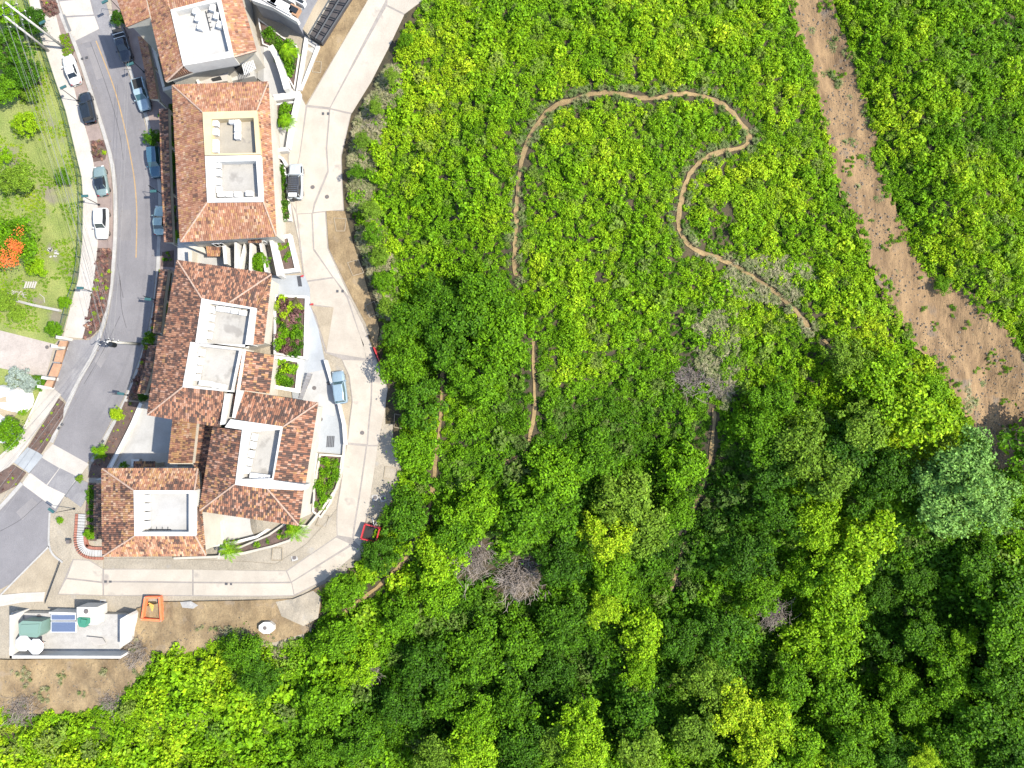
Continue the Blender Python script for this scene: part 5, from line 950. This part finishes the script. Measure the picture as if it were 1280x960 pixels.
HT = [(1322,572,6,'mid',9,'unseen tall tree added just outside the right edge, shading the foot of the landslide'), (782,622,4.2,'olive',7,'pale mottled tree, the tall one just left of the dark gully'), (760,668,3.6,'yellow',7,'yellow-green dotted tree below the pale mottled tree'), (806,668,3.4,'olive',6,'olive crown right of the dotted yellow-green tree'), (765,722,3.2,'lime',6,'lime crown in the middle of the bright strip of the dark forest'), (757,758,2.6,'yellow',6,'small yellow-lime crown hanging down the bright strip'), (800,790,3.2,'lime',6,'lime crown at the foot of the bright strip, left of the dark gully end'), (798,838,2.6,'lime',5,'small lime crown ending the bright strip'),  # first entry is an out-of-view tree, added to shade the landslide foot
 (1100,478,4.4,'yellow',5,'pale yellow-green crown just left of the lower landslide'), (1140,520,4.2,'yellow',5,'broad pale yellow-green crown touching the lower landslide'), (1166,484,2.4,'lime',5,'lime crown on the edge of the landslide, right of the pale crowns'), (1085,528,3.4,'olive',5,'olive crown below the pale crowns left of the landslide'), (1060,450,2.6,'olive',4,'small olive crown near the lower end of the winding trail'),
 (1208,585,4.2,'teal',8,'blue-green crown below the landslide, upper right part'), (1235,625,3.8,'teal',8,'blue-green crown below the landslide, rightmost'), (1185,640,3.6,'teal',7,'blue-green crown below the landslide, lower left'), (1165,598,2.8,'teal',6,'small blue-green crown left of the big blue-green ones'),
 (1085,668,4.2,'yellow',9,'bright yellow tree standing over the dark ravine'), (1052,700,4.2,'yellow',9,'bright yellow-lime tree, lower left of the brightest one'), (1020,655,3.6,'lime',7,'dotted lime tree left of the brightest yellow tree'), (1005,715,3.4,'lime',7,'lime tree above the grey bare bush'), (1045,765,4.2,'lime',9,'long lime crown falling toward the ravine, upper'), (1035,815,3.8,'lime',9,'long lime crown falling toward the ravine, lower'), (1000,800,3.6,'lime',7,'lime crown just below the grey bare bush'), (985,850,3.4,'fresh',7,'green crown left of the long lime crowns'),
 (1000,560,4.2,'olive',6,'dotted olive tree right of the gully, upper'), (1030,590,3.8,'olive',6,'dotted olive tree right of the gully, lower'), (965,585,4.0,'dark',5,'dark crown right of the gully'), (950,540,3.6,'fresh',4,'fresh crown right of the upper gully'), (965,500,3.2,'fresh',3,'fresh crown under the grassy slope'), (1060,560,3.6,'dark',4,'dark crown under the pale crowns'), (1110,590,3.6,'dark',4,'dark crown between the pale and blue-green trees'), (1085,620,3.2,'mid',5,'mid-green crown above the brightest yellow tree'), (975,640,3.6,'mid',5,'mid-green crown left of the dotted lime tree'), (935,690,3.8,'dark',5,'dark crown right of the gully bottom'), (950,740,3.2,'fresh',6,'fresh green crown left of the grey bare bush'), (900,790,4.2,'dark',5,'dark crown below the end of the gully'), (850,800,3.4,'mid',5,'mid-green crown right of the bright strip foot'),
 (920,890,3.6,'yellow',8,'yellow-green crown near the bottom, left of the lime slope'), (965,905,3.6,'yellow',8,'yellow-green crown at the bottom under the green crown'), (1000,930,3.2,'lime',7,'lime crown at the bottom edge, middle right'), (940,940,3.0,'yellow',7,'yellow crown at the bottom edge left of the lime one'), (880,850,3.4,'olive',6,'olive crown above the bottom yellow-green crowns'), (870,920,3.6,'olive',6,'olive crown at the bottom edge'), (1040,880,3.6,'fresh',7,'fresh crown below the long lime slope'),
 (722,905,3.4,'lime',9,'lime tree at the bottom edge, middle'), (735,945,3.2,'lime',9,'lime tree cut by the bottom edge, middle'), (700,930,2.8,'olive',7,'olive tree left of the bottom lime tree'), (732,885,1.8,'lime',9,'small bright crown tip above the bottom lime tree'), (790,890,3.4,'mid',6,'mid-green crown right of the bottom lime tree'), (800,935,3.4,'olive',6,'olive crown at the bottom edge right of the lime tree'), (595,905,3.4,'lime',7,'bright lime tree at the bottom, left of centre'), (590,940,3.0,'lime',7,'bright tree cut by the bottom edge, left of centre'), (545,945,3.2,'olive',6,'olive crown at the bottom edge beside the bright tree'), (640,885,3.8,'mid',5,'mid-green crown between the two bright bottom trees'), (650,940,3.6,'dark',5,'dark crown at the bottom edge between the bright trees'),
 (1180,825,3.4,'fresh',7,'fresh crown in the ravine, upper of the two lit ones'), (1155,790,3.2,'mid',6,'mid-green crown in the ravine above the lit ones'), (1205,800,2.2,'lime',7,'small lime crown tip in the ravine'), (1120,855,3.2,'fresh',6,'pale dotted crown in the lower ravine'), (1140,880,3.0,'fresh',6,'fresh crown under the pale dotted one'), (1188,870,3.2,'fresh',7,'lit crown in the lower ravine, right'), (1088,905,2.8,'lime',7,'lime crown by the bottom, left side of the ravine'), (1062,935,3.2,'fresh',6,'fresh crown at the bottom edge, left of the ravine'), (1155,950,2.4,'yellow',7,'yellow crown tip at the bottom edge of the ravine'), (1245,735,4.6,'mid',5,'broad green crown at the right edge, mid height'), (1220,700,3.4,'mid',5,'green crown below the blue-green trees'), (1262,790,4.0,'fresh',6,'fresh crown at the right edge'), (1250,850,3.8,'mid',5,'mid-green crown at the right edge, lower'), (1230,905,4.0,'mid',5,'mid-green crown in the lower right corner area'), (1265,945,3.6,'dark',4,'dark crown in the lower right corner'), (1195,930,3.8,'mid',4,'mid-green crown at the bottom edge, right'), (1120,945,3.2,'dark',4,'dark crown at the bottom edge of the ravine'), (1110,800,3.4,'dark',3,'dark low crown deep in the ravine'), (1095,740,2.8,'dark',3,'dark low crown right of the brightest yellow tree'), (1150,720,2.6,'dark',2.5,'dark low crown in the shade below the blue-green trees'),
 (610,372,3.4,'fresh',5,'green crown at the foot of the left trail'), (575,400,3.6,'mid',5,'mid-green crown right of the roadside path, upper'), (545,378,3.2,'mid',4,'mid-green crown above the roadside path'), (625,425,3.6,'fresh',5,'fresh green crown left of the second dark trail'), (560,435,3.2,'mid',4,'dark-shaded crown at the top of the roadside path'), (600,470,3.4,'fresh',5,'fresh crown left of the second dark trail, lower'), (520,400,3.0,'mid',4,'crown overhanging the ring road above the red board'), (508,452,3.2,'fresh',4,'crown overhanging the ring road beside the red board'), (525,505,3.2,'mid',4,'crown overhanging the shaded road edge'), (522,560,3.0,'fresh',3.5,'crown right of the verge frames'), (508,640,3.0,'mid',4,'crown beside the red trailer'), (475,692,2.6,'mid',3.5,'crown just below the red trailer'), (432,740,2.8,'fresh',3.5,'crown at the outside of the road bend'),
 (590,640,3.4,'lime',5,'lime crown above the bare brown bushes'), (548,690,3.6,'lime',5,'lime crown right of the roadside path, lower'), (575,665,3.2,'fresh',5,'fresh crown between the two lime crowns'), (545,738,3.2,'lime',4,'lime crown left of the bare brown bushes'), (500,765,3.2,'fresh',4,'fresh crown below the roadside path'), (648,650,3.4,'mid',5,'mid-green crown above the bare brown bushes, right'), (690,640,3.8,'mid',5,'mid-green crown left of the pale mottled tree, upper'), (700,700,3.6,'dark',5,'dark crown left of the dotted tree'), (690,590,3.4,'fresh',4,'fresh crown under the second dark trail'), (740,570,3.4,'fresh',4,'fresh crown above the pale mottled tree'), (850,580,3.6,'fresh',4,'fresh crown left of the gully, upper'), (845,640,3.2,'fresh',5,'green crown left of the gully, lower'),
 (530,830,4.2,'dark',5,'big dark crown left of bottom centre'), (590,815,4.0,'mid',5,'big mid-green crown below the bare bushes'), (648,800,3.6,'mid',5,'mid-green crown below the bare bushes, right'), (700,780,3.8,'dark',5,'dark crown left of the bright strip'), (690,840,3.6,'dark',4,'dark crown above the bottom lime tree'), (560,870,3.4,'mid',5,'mid-green crown above the bottom-left bright tree'), (500,880,3.4,'dark',5,'dark crown left of the bottom-left bright tree'), (450,830,3.0,'lime',4,'lime crown right of the small dark stream gap'), (420,800,2.8,'fresh',4,'fresh crown below the gravel patch'), (410,880,3.2,'fresh',4,'fresh crown at lower left, by the gap'), (450,920,3.4,'mid',5,'mid-green crown at the bottom, left part'), (400,935,3.0,'fresh',4,'fresh crown at the bottom, left part'),
 (308,815,3.2,'fresh',3,'dark green bush beside the white octagonal lid'), (325,845,2.8,'mid',3,'green bush below the one beside the octagonal lid'), (1178,356,1.3,'fresh',1,'single round green bush growing in the landslide')]
for a, b, r, k, h, lb in HT: tree(a, b, r*(1.2 if r > 2.4 else 1), k, lb, max(1, h*.62))
# bare grey bushes
TW = [twig_mesh(), twig_mesh()]
for a, b, r, lb in ((592,700,3.0,'bare brown bush in the dark forest, left of the pair'), (652,722,3.4,'bare brown bush in the dark forest, right of the pair'), (968,768,2.2,'bare grey bush among the lime trees'), (455,838,2.0,'bare grey bush left of bottom centre'), (985,566,1.6,'small bare bush beside the dotted olive tree'), (865,470,2.4,'dry twiggy bush at the head of the gully'), (905,480,2.0,'pale dry bush right of the gully head'), (170,815,2.2,'dry grey bush right of the white service building'), (140,878,1.7,'dry grey-green bush on the tan slope below the service building'), (25,888,2.2,'dry brown bush at the left edge below the tan slope'), (455,180,1.6,'feathery dry bush at the ring road edge, upper'), (470,150,1.5,'feathery dry bush at the ring road edge, near the top'), (470,285,1.5,'feathery dry bush at the ring road edge, middle'), (245,890,1.6,'dry pale patch of twigs in the lower left thicket')):
    p = P(a, b, .6+(1.5 if r > 2.9 else 0)+(2.5 if a == 968 else 0)); e = bpy.data.objects.new('bare_bush', random.choice(TW)); COL.objects.link(e); e.location = p-Vector((0,0,.6+(.6 if r > 2.9 else 0))); e.scale = (r*1.1, r*1.1, r*.8); e.rotation_euler = (0,0,random.random()*6); tag(e, lb, 'bush')
# boulders on the landslide
for k, (a, b, lb) in list(enumerate(((1068,172,'brown boulder with a plant on the upper landslide'), (1195,383,'dark boulder in the middle of the landslide'), (1143,336,'grey boulder at the right edge of the landslide'), (1234,548,'large dark rock at the foot of the landslide'))))[:3]:
    c = P(a, b, .1); bm = bmesh.new(); bmesh.ops.create_icosphere(bm, subdivisions=3, radius=1); s = (.5,.45,.4,1.6)[k]
    for v in bm.verts: f = 1+.5*(vnoise(v.co.x*3+k*5, v.co.y*3+v.co.z*2, 1, k)-.5); v.co = v.co*float(f)*s; v.co.z *= .6
    me = bpy.data.meshes.new('boulder'); bm.to_mesh(me); bm.free(); me.materials.append(MATS['rock']); o = bpy.data.objects.new('boulder', me); COL.objects.link(o); o.location = c; tag(o, lb, 'rock')

# ------------------------------------------------------------------ scattered growth (uncountable)
def variants(name, meshes):
    c = bpy.data.collections.new(name)
    for m in meshes: c.objects.link(bpy.data.objects.new(m.name, m))
    return c
V_SHRUB = variants('shrub_kinds', [shrub_mesh(i, 'leaf') for i in range(5)]+[shrub_mesh(i, 'leaf', 170, .22) for i in range(2)]+[shrub_mesh(i, 'leaf', 380, .11) for i in range(2)]); V_PUR = variants('purple_kinds', [shrub_mesh(i, 'leaf_purple', 110, .22) for i in range(3)])
V_DRY = variants('dry_kinds', [tuft_mesh('leaf_dry') for i in range(4)]); V_GRS = variants('grass_kinds', [tuft_mesh('leaf', 40) for i in range(3)])
def rock_small(i):
    bm = bmesh.new(); bmesh.ops.create_icosphere(bm, subdivisions=1, radius=1)
    for v in bm.verts: v.co *= random.uniform(.6, 1.2)
    me = bpy.data.meshes.new('stone'); bm.to_mesh(me); bm.free(); me.materials.append(MATS['rock']); return me
V_ROCK = variants('stone_kinds', [rock_small(i) for i in range(4)])
def gn(coll):
    ng = bpy.data.node_groups.new('scatter', 'GeometryNodeTree'); ng.interface.new_socket('Geometry', in_out='INPUT', socket_type='NodeSocketGeometry'); ng.interface.new_socket('Geometry', in_out='OUTPUT', socket_type='NodeSocketGeometry')
    N = ng.nodes.new; L = ng.links.new; gi = N('NodeGroupInput'); go = N('NodeGroupOutput'); ip = N('GeometryNodeInstanceOnPoints'); ci = N('GeometryNodeCollectionInfo'); ci.inputs['Collection'].default_value = coll; ci.inputs['Separate Children'].default_value = True; ci.inputs['Reset Children'].default_value = True
    def att(n, t): a = N('GeometryNodeInputNamedAttribute'); a.data_type = t; a.inputs['Name'].default_value = n; return [o for o in a.outputs if o.enabled][0]
    L(gi.outputs[0], ip.inputs['Points']); L(ci.outputs[0], ip.inputs['Instance']); ip.inputs['Pick Instance'].default_value = True
    L(att('pick', 'INT'), ip.inputs['Instance Index']); L(att('rot', 'FLOAT_VECTOR'), ip.inputs['Rotation']); L(att('scl', 'FLOAT_VECTOR'), ip.inputs['Scale']); L(ip.outputs[0], go.inputs[0]); return ng
GN = {}
def scatter(name, pos, scl, tint, coll, parent=None, label=None, cat=None):
    n = len(pos)
    if n == 0: return None
    org = ORG.get(parent.name, Vector((0,0,0))) if parent else Vector((0,0,0)); pos = np.asarray(pos)-np.array(org)
    me = bpy.data.meshes.new(name); me.vertices.add(n); me.vertices.foreach_set('co', pos.ravel())
    def at(nm, t, a, key): x = me.attributes.new(nm, t, 'POINT'); x.data.foreach_set(key, a.ravel())
    rot = np.zeros((n, 3)); rot[:,2] = RNG.uniform(0, 6.28, n); rot[:,:2] = RNG.normal(0, .12, (n, 2)); s3 = np.stack([scl*RNG.uniform(.85, 1.15, n), scl*RNG.uniform(.85, 1.15, n), scl*RNG.uniform(.75, 1.25, n)], 1)
    at('rot', 'FLOAT_VECTOR', rot, 'vector'); at('scl', 'FLOAT_VECTOR', s3, 'vector'); at('tint', 'FLOAT', np.asarray(tint, float), 'value'); at('pick', 'INT', RNG.integers(0, 99, n).astype(np.int32), 'value')
    o = bpy.data.objects.new(name, me); COL.objects.link(o); m = o.modifiers.new('scatter', 'NODES')
    if coll.name not in GN: GN[coll.name] = gn(coll)
    m.node_group = GN[coll.name]
    if parent: o.parent = parent
    return tag(o, label, cat, kind='stuff')
def grid(x0, x1, y0, y1, sp):
    X, Y = np.meshgrid(np.arange(x0, x1, sp), np.arange(y0, y1, sp)); X = X.ravel()+RNG.uniform(-.5, .5, X.size)*sp; Y = Y.ravel()+RNG.uniform(-.5, .5, Y.size)*sp; return X, Y
def shade_tint(px, py, x, y):  # shaded and sunny zones of the hillside put into leaf colour, plus random variation
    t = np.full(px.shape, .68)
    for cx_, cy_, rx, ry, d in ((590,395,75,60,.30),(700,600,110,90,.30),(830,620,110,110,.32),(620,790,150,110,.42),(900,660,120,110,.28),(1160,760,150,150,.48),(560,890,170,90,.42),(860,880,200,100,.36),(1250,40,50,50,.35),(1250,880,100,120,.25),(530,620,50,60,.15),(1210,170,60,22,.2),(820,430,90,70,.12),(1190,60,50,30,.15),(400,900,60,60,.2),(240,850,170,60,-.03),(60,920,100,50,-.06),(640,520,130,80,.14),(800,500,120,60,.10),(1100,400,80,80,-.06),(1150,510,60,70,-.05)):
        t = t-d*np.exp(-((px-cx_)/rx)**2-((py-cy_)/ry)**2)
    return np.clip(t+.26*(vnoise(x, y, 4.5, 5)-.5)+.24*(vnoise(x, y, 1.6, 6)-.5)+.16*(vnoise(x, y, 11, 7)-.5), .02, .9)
X, Y = grid(-90, 98, -78, 84, .86); Z = T(X, Y); PX_, PY_ = topx(X, Y, Z)
veg = inpoly(PX_, PY_, VEG) & inpoly(X, Y, [tuple(W(a, b, 3)[:2]) for a, b in VEG]+[]) | (inpoly(PX_, PY_, VEG) & (PX_ > 520))
dsc = dist_poly(PX_, PY_, SCAR, True); insc = inpoly(PX_, PY_, SCAR)
dtr = np.full(PX_.shape, 1e9); trw = np.zeros(PX_.shape)
for i, t in enumerate(TRAILS): dtr = np.minimum(dtr, dist_poly(PX_, PY_, smooth_pl(t, 3))+(0 if i == 0 else 3))
edge = dist_poly(PX_, PY_, VEG, True)
bare = vnoise(X, Y, 3.2, 11)*.6+vnoise(X, Y, 1.1, 12)*.4
holes = np.zeros(PX_.shape, bool)
for a, b, r in ((788,255,9),(803,283,4),(745,345,7),(838,325,8),(778,370,6),(850,400,10),(875,460,26),(895,410,12),(905,290,16),(985,572,10),(592,700,34),(652,722,36),(968,768,22),(455,838,20),(1260,30,14),(870,555,14),(910,260,10),(30,890,24),(245,888,14)): holes |= np.hypot(PX_-a, PY_-b) < r*(.7+.6*vnoise(X, Y, 1.5, 13))
keep = veg & ~(insc & (dsc > 1+5*vnoise(X, Y, 2.2, 16))) & (dtr > 4.5+7*vnoise(X, Y, 1.7, 14)) & (bare < .86) & ~holes & (edge > 2)
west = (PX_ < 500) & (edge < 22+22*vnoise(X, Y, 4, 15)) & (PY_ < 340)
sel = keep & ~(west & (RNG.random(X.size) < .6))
tn = shade_tint(PX_, PY_, X, Y); tn = np.where(west, tn-.1, tn)
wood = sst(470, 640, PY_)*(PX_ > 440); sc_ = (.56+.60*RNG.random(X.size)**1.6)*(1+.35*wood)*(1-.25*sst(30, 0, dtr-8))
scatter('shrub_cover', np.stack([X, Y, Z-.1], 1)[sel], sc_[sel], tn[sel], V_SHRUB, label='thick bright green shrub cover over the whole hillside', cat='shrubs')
Xu, Yu = grid(-88, 96, -74, 80, .62); Zu = T(Xu, Yu); au, bu = topx(Xu, Yu, Zu); du_ = np.full(au.shape, 1e9)
for t in TRAILS: du_ = np.minimum(du_, dist_poly(au, bu, smooth_pl(t, 3)))
hu = np.zeros(au.shape, bool)
for a, b, r in ((788,255,8),(745,345,7),(838,325,7),(895,410,10),(592,700,26),(652,722,28),(968,768,16),(910,260,8),(985,572,8)): hu |= np.hypot(au-a, bu-b) < r*(.6+.7*vnoise(Xu, Yu, 1.5, 13))
su = inpoly(au, bu, VEG) & ~hu & (du_ > 4.5+3*vnoise(Xu, Yu, 1, 18)) & ~(inpoly(au, bu, SCAR) & (dist_poly(au, bu, SCAR, True) > 2+4*vnoise(Xu, Yu, 2.2, 16))) & (vnoise(Xu, Yu, 1.3, 19) > .2)
scatter('undergrowth', np.stack([Xu, Yu, Zu-.05], 1)[su], RNG.uniform(.28, .5, Xu.size)[su], np.clip(shade_tint(au, bu, Xu, Yu)-.32, .02, .6)[su], V_SHRUB, label='low dark green undergrowth between the hillside shrubs', cat='undergrowth')
# taller second layer
X2, Y2 = grid(-90, 98, -78, 84, 2.3); Z2 = T(X2, Y2); a2, b2 = topx(X2, Y2, Z2+1); dt2 = np.full(a2.shape, 1e9)
for i, t in enumerate(TRAILS): dt2 = np.minimum(dt2, dist_poly(a2, b2, smooth_pl(t, 3))+(0 if i == 0 else 11))
h2 = np.zeros(a2.shape, bool)
for a, b, r in ((592,700,36),(652,722,38),(968,768,26),(455,838,22),(865,470,26),(905,480,24),(788,255,12),(910,262,22)): h2 |= np.hypot(a2-a, b2-b) < r
s2 = ~h2 & inpoly(a2, b2, VEG) & (dist_poly(a2, b2, VEG, True) > 16) & ~(inpoly(a2, b2, SCAR)) & (dist_poly(a2, b2, SCAR, True) > 12) & (dt2 > 20) & (RNG.random(X2.size) < .55+.3*sst(500, 640, b2))
scatter('tall_shrubs', np.stack([X2, Y2, Z2+.2], 1)[s2], (RNG.uniform(1.0, 1.5, X2.size)*(1+.5*sst(500, 640, b2)))[s2], (shade_tint(a2, b2, X2, Y2)+RNG.uniform(-.08, .10, X2.size))[s2], V_SHRUB, label='taller bushes rising out of the hillside shrub cover', cat='shrubs')
# dry grass beside trails, road edge, scar
X, Y = grid(-45, 85, -50, 80, .42); Z = T(X, Y); a3, b3 = topx(X, Y, Z); d3 = dist_poly(a3, b3, smooth_pl(TRAILS[0], 3)); e3 = dist_poly(a3, b3, VEG, True); iv = inpoly(a3, b3, VEG); is3 = inpoly(a3, b3, SCAR); ds3 = dist_poly(a3, b3, SCAR, True)
s3 = iv & (((d3 > 3.8) & (d3 < 7+7*vnoise(X, Y, 3, 21)) & (RNG.random(X.size) < .4)) | ((a3 < 500) & (e3 < 34) & (b3 < 430) & (vnoise(X, Y, 3, 23) > .25)) | ((np.hypot((a3-895)/28, (b3-440)/75) < 1) & (vnoise(X, Y, 2, 24) > .35)) | (is3 & (vnoise(X, Y, 1.6, 25) > .86) & (RNG.random(X.size) < .6)) | ((b3 > 780) & (a3 < 380) & (e3 < 26) & (vnoise(X, Y, 3, 26) > .4)) | ((np.hypot((a3-960)/60, (b3-350)/30) < 1) & (d3 > 4))) & ~(is3 & (vnoise(X, Y, 1.6, 25) <= .86))
scatter('dry_grass', np.stack([X, Y, Z], 1)[s3], RNG.uniform(.4, .8, X.size)[s3], (RNG.uniform(0, .6, X.size)+.35*(b3 > 300)*(a3 > 860)+.45*(a3 < 500))[s3], V_DRY, label='grey-green dry grass beside the winding trail and along the ring road edge', cat='dry grass')
s4 = is3 & (ds3 > 3) & (RNG.random(X.size) < .2+.75*(vnoise(X, Y, 3, 31) > .52))
scatter('landslide_stones', np.stack([X, Y, Z+.06+relief(X, Y, .32)], 1)[s4], (.05+.17*RNG.random(X.size)**3)[s4], np.zeros(s4.sum()), V_ROCK, label='loose stones strewn over the landslide scar', cat='stones')
se = (ds3 < 6) & (vnoise(X, Y, 1.8, 34) > .35) & (RNG.random(X.size) < .5)
scatter('landslide_edge_growth', np.stack([X, Y, Z+.1+relief(X, Y, .32)*is3], 1)[se], RNG.uniform(.2, .5, X.size)[se], np.clip(shade_tint(a3, b3, X, Y)-.1, 0, 1)[se], V_SHRUB, label='small green growth creeping over the edges of the landslide', cat='small plants')
sf = is3 & (ds3 > 4) & (vnoise(X, Y, 2.0, 36) > .72) & (RNG.random(X.size) < .35)
scatter('landslide_weeds', np.stack([X, Y, Z+.1+relief(X, Y, .32)], 1)[sf], RNG.uniform(.2, .4, X.size)[sf], RNG.uniform(.3, .6, X.size)[sf], V_SHRUB, label='few weeds growing on the bare landslide', cat='weeds')
# dirt bank weeds and stones
X, Y = grid(-85, -20, -48, -20, .5); Z = T(X, Y); a5, b5 = topx(X, Y, Z); DB = [(-30,830),(150,828),(165,800),(205,780),(345,772),(345,800),(235,815),(170,850),(60,888),(-30,885)]; s5 = inpoly(a5, b5, DB)
s6 = s5 & (vnoise(X, Y, 1.6, 41) > .66) & (RNG.random(X.size) < .5); scatter('bank_weeds', np.stack([X, Y, Z+.05+relief(X, Y, .22)], 1)[s6], RNG.uniform(.3, .6, X.size)[s6], RNG.uniform(.3, 1, X.size)[s6], V_DRY, label='dry weeds on the tan bank below the ring road', cat='weeds')
s6 = s5 & (RNG.random(X.size) < .2); scatter('bank_stones', np.stack([X, Y, Z+.08+relief(X, Y, .22)], 1)[s6], RNG.uniform(.04, .14, X.size)[s6], np.zeros(s6.sum()), V_ROCK, label='small stones on the tan bank below the ring road', cat='stones')
X, Y = grid(-66, -48, -25, 66, .5); a8, b8 = topx(X, Y, X*0); KL = smooth_pl([(88,40),(97,56),(120,126),(140,192),(146,231),(147,271),(146,310),(142,355),(136,392),(120,441),(102,474),(87,506),(67,555)]); KR = smooth_pl([(148,67),(160,89),(171,126),(179,146),(190,190),(196,221),(198,261),(196,312),(194,342),(191,375),(185,411),(173,451),(154,498),(126,551),(110,577)])
d8 = np.minimum(dist_poly(a8, b8, KL), dist_poly(a8, b8, KR)); s8 = (RNG.random(X.size) < np.exp(-d8/2.2)*.45); scatter('leaf_litter', np.stack([X, Y, X*0+.05], 1)[s8], RNG.uniform(.03, .075, X.size)[s8], RNG.random(X.size)[s8], V_ROCK, label='dry leaf litter lying along the street kerbs', cat='leaf litter')
# lawn grass
X, Y = grid(-82, -58, -18, 68, .34); a7, b7 = topx(X, Y, X*0); LW = [(-30,-40),(26,-40),(37,20),(53,63),(64,97),(78,138),(91,190),(98,221),(100,251),(99,302),(94,349),(86,375),(73,418),(0,409),(-30,405)]
s7 = inpoly(a7, b7, LW) & (vnoise(X, Y, 2.6, 51)*.6+vnoise(X, Y, .9, 52)*.4 > .50); scatter('lawn_grass', np.stack([X, Y, X*0+.02], 1)[s7], RNG.uniform(.16, .34, X.size)[s7], (.48+.35*vnoise(X, Y, 4, 53)+RNG.uniform(-.1, .1, X.size))[s7], V_GRS, label='patchy green grass of the lawn', cat='grass')

# ------------------------------------------------------------------ planting beds
def bed(label, poly, style, sp=.5, scl=.36, soil='bed_soil'):
    pts = [P(a, b, .15) for a, b in poly]; c = ctr(pts); e = empty('planting_bed', (c.x, c.y, float(T(c.x, c.y))), label, 'planting bed', 'planting beds along the pavements'); sheet('soil', [(p.x, p.y) for p in pts], .17, soil, world=True, parent=e, thick=.2)
    BEDS.append((e, [tuple(p) for p in pts], 'g', style, sp, scl))
bed('purple bed with a lime bush at the top of the left pavement', [(47,-10),(66,-12),(75,16),(62,22),(53,16)], 'purple')
bed('small bright green kerb patch holding the foot of the tall pale pole', [(74,44),(86,41),(93,63),(89,71),(80,72)], 'grass', .3, .3)
bed('short purple-brown bed between the black car and the grey-teal car', [(113,176),(130,175),(133,190),(131,199),(117,202)], 'purple')
bed('long purple bed below the white hatchback', [(122,310),(137,310),(140,316),(138,355),(133,386),(123,411),(113,421),(103,424),(108,405),(112,380),(117,356)], 'purple')
bed('bare brown bed left of the street, below the driveway', [(73,498),(80,504),(79,522),(51,567),(35,559),(60,520)], 'bare')
bed('purple bed at the left edge by the lower crosswalk', [(16,581),(32,591),(20,607),(0,617),(-20,622),(-20,602)], 'bare')
bed('small olive bed beside the end of the yellow line', [(203,315),(217,313),(217,334),(201,333)], 'sparse')
bed('long shaded purple bed below the small olive bed', [(198,337),(214,337),(208,362),(203,418),(188,418),(193,375)], 'purple')
bed('long shaded purple bed left of the lower staggered terrace', [(181,430),(192,430),(186,480),(172,501),(158,499),(172,465)], 'purple')
bed('bare brown bed with lime shrubs right of the street', [(156,502),(175,503),(163,530),(140,571),(126,597),(110,597),(114,581),(132,556),(144,530)], 'bare')
bed('shaded narrow bed left of the corner house', [(110,604),(120,604),(120,676),(112,676),(107,640)], 'dark', .6, .5)
bed('dark hedge strip between the tiled canopy and the long house', [(210,130),(217,130),(221,300),(212,300)], 'dark', .5, .6)
bed('dark green hedge along the left side of the upper staggered house', [(208,340),(214,340),(206,418),(200,418)], 'dark', .5, .55)
bed('dark green hedge along the left side of the lower staggered house', [(190,430),(198,430),(186,492),(176,500)], 'dark', .5, .55)
for e, poly, z, style, sp, scl in BEDS:
    poly = [tuple(p[:2]) for p in poly]
    xs = [p[0] for p in poly]; ys = [p[1] for p in poly]; X, Y = grid(min(xs), max(xs), min(ys), max(ys), sp*(1.0 if style != 'bare' else 1.1)); s = inpoly(X, Y, poly) & (dist_poly(X, Y, poly, True) > min(.25, scl*.35))
    if style in ('bare', 'sparse'): s &= RNG.random(X.size) < (.45 if style == 'bare' else .6)
    X, Y = X[s], Y[s]; Zg = T(X, Y)+(.15 if z == 'g' else z[1]); pos = np.stack([X, Y, Zg], 1); n = len(X); r = RNG.random(n); sc = scl*RNG.uniform(.7, 1.25, n)*(.55 if style == 'bare' else 1)
    pur = {'purple': r < .88, 'bare': r < .75, 'mixed': (r < .38)}.get(style, r < 0)
    t = {'dark': .12+.3*r, 'green': .25+.45*r, 'grass': .62+.1*r, 'mixed': .35+.5*vnoise(X, Y, 2, 61), 'sparse': .3+.4*r}.get(style, .4+.4*r)
    if style == 'mixed': yy = topx(X, Y, Zg)[1]; t = np.where(yy < 398, np.maximum(t, .8), np.where(r > .7, .15, t*.6))
    scatter('ground_cover', pos[pur], sc[pur], r[pur], V_PUR, parent=e); scatter('ground_cover', pos[~pur], sc[~pur], t[~pur], V_GRS if style == 'grass' else V_SHRUB, parent=e)
for o in bpy.data.objects:
    if o.name.split('.')[0] == 'ground_cover':
        o['kind'] = 'stuff'
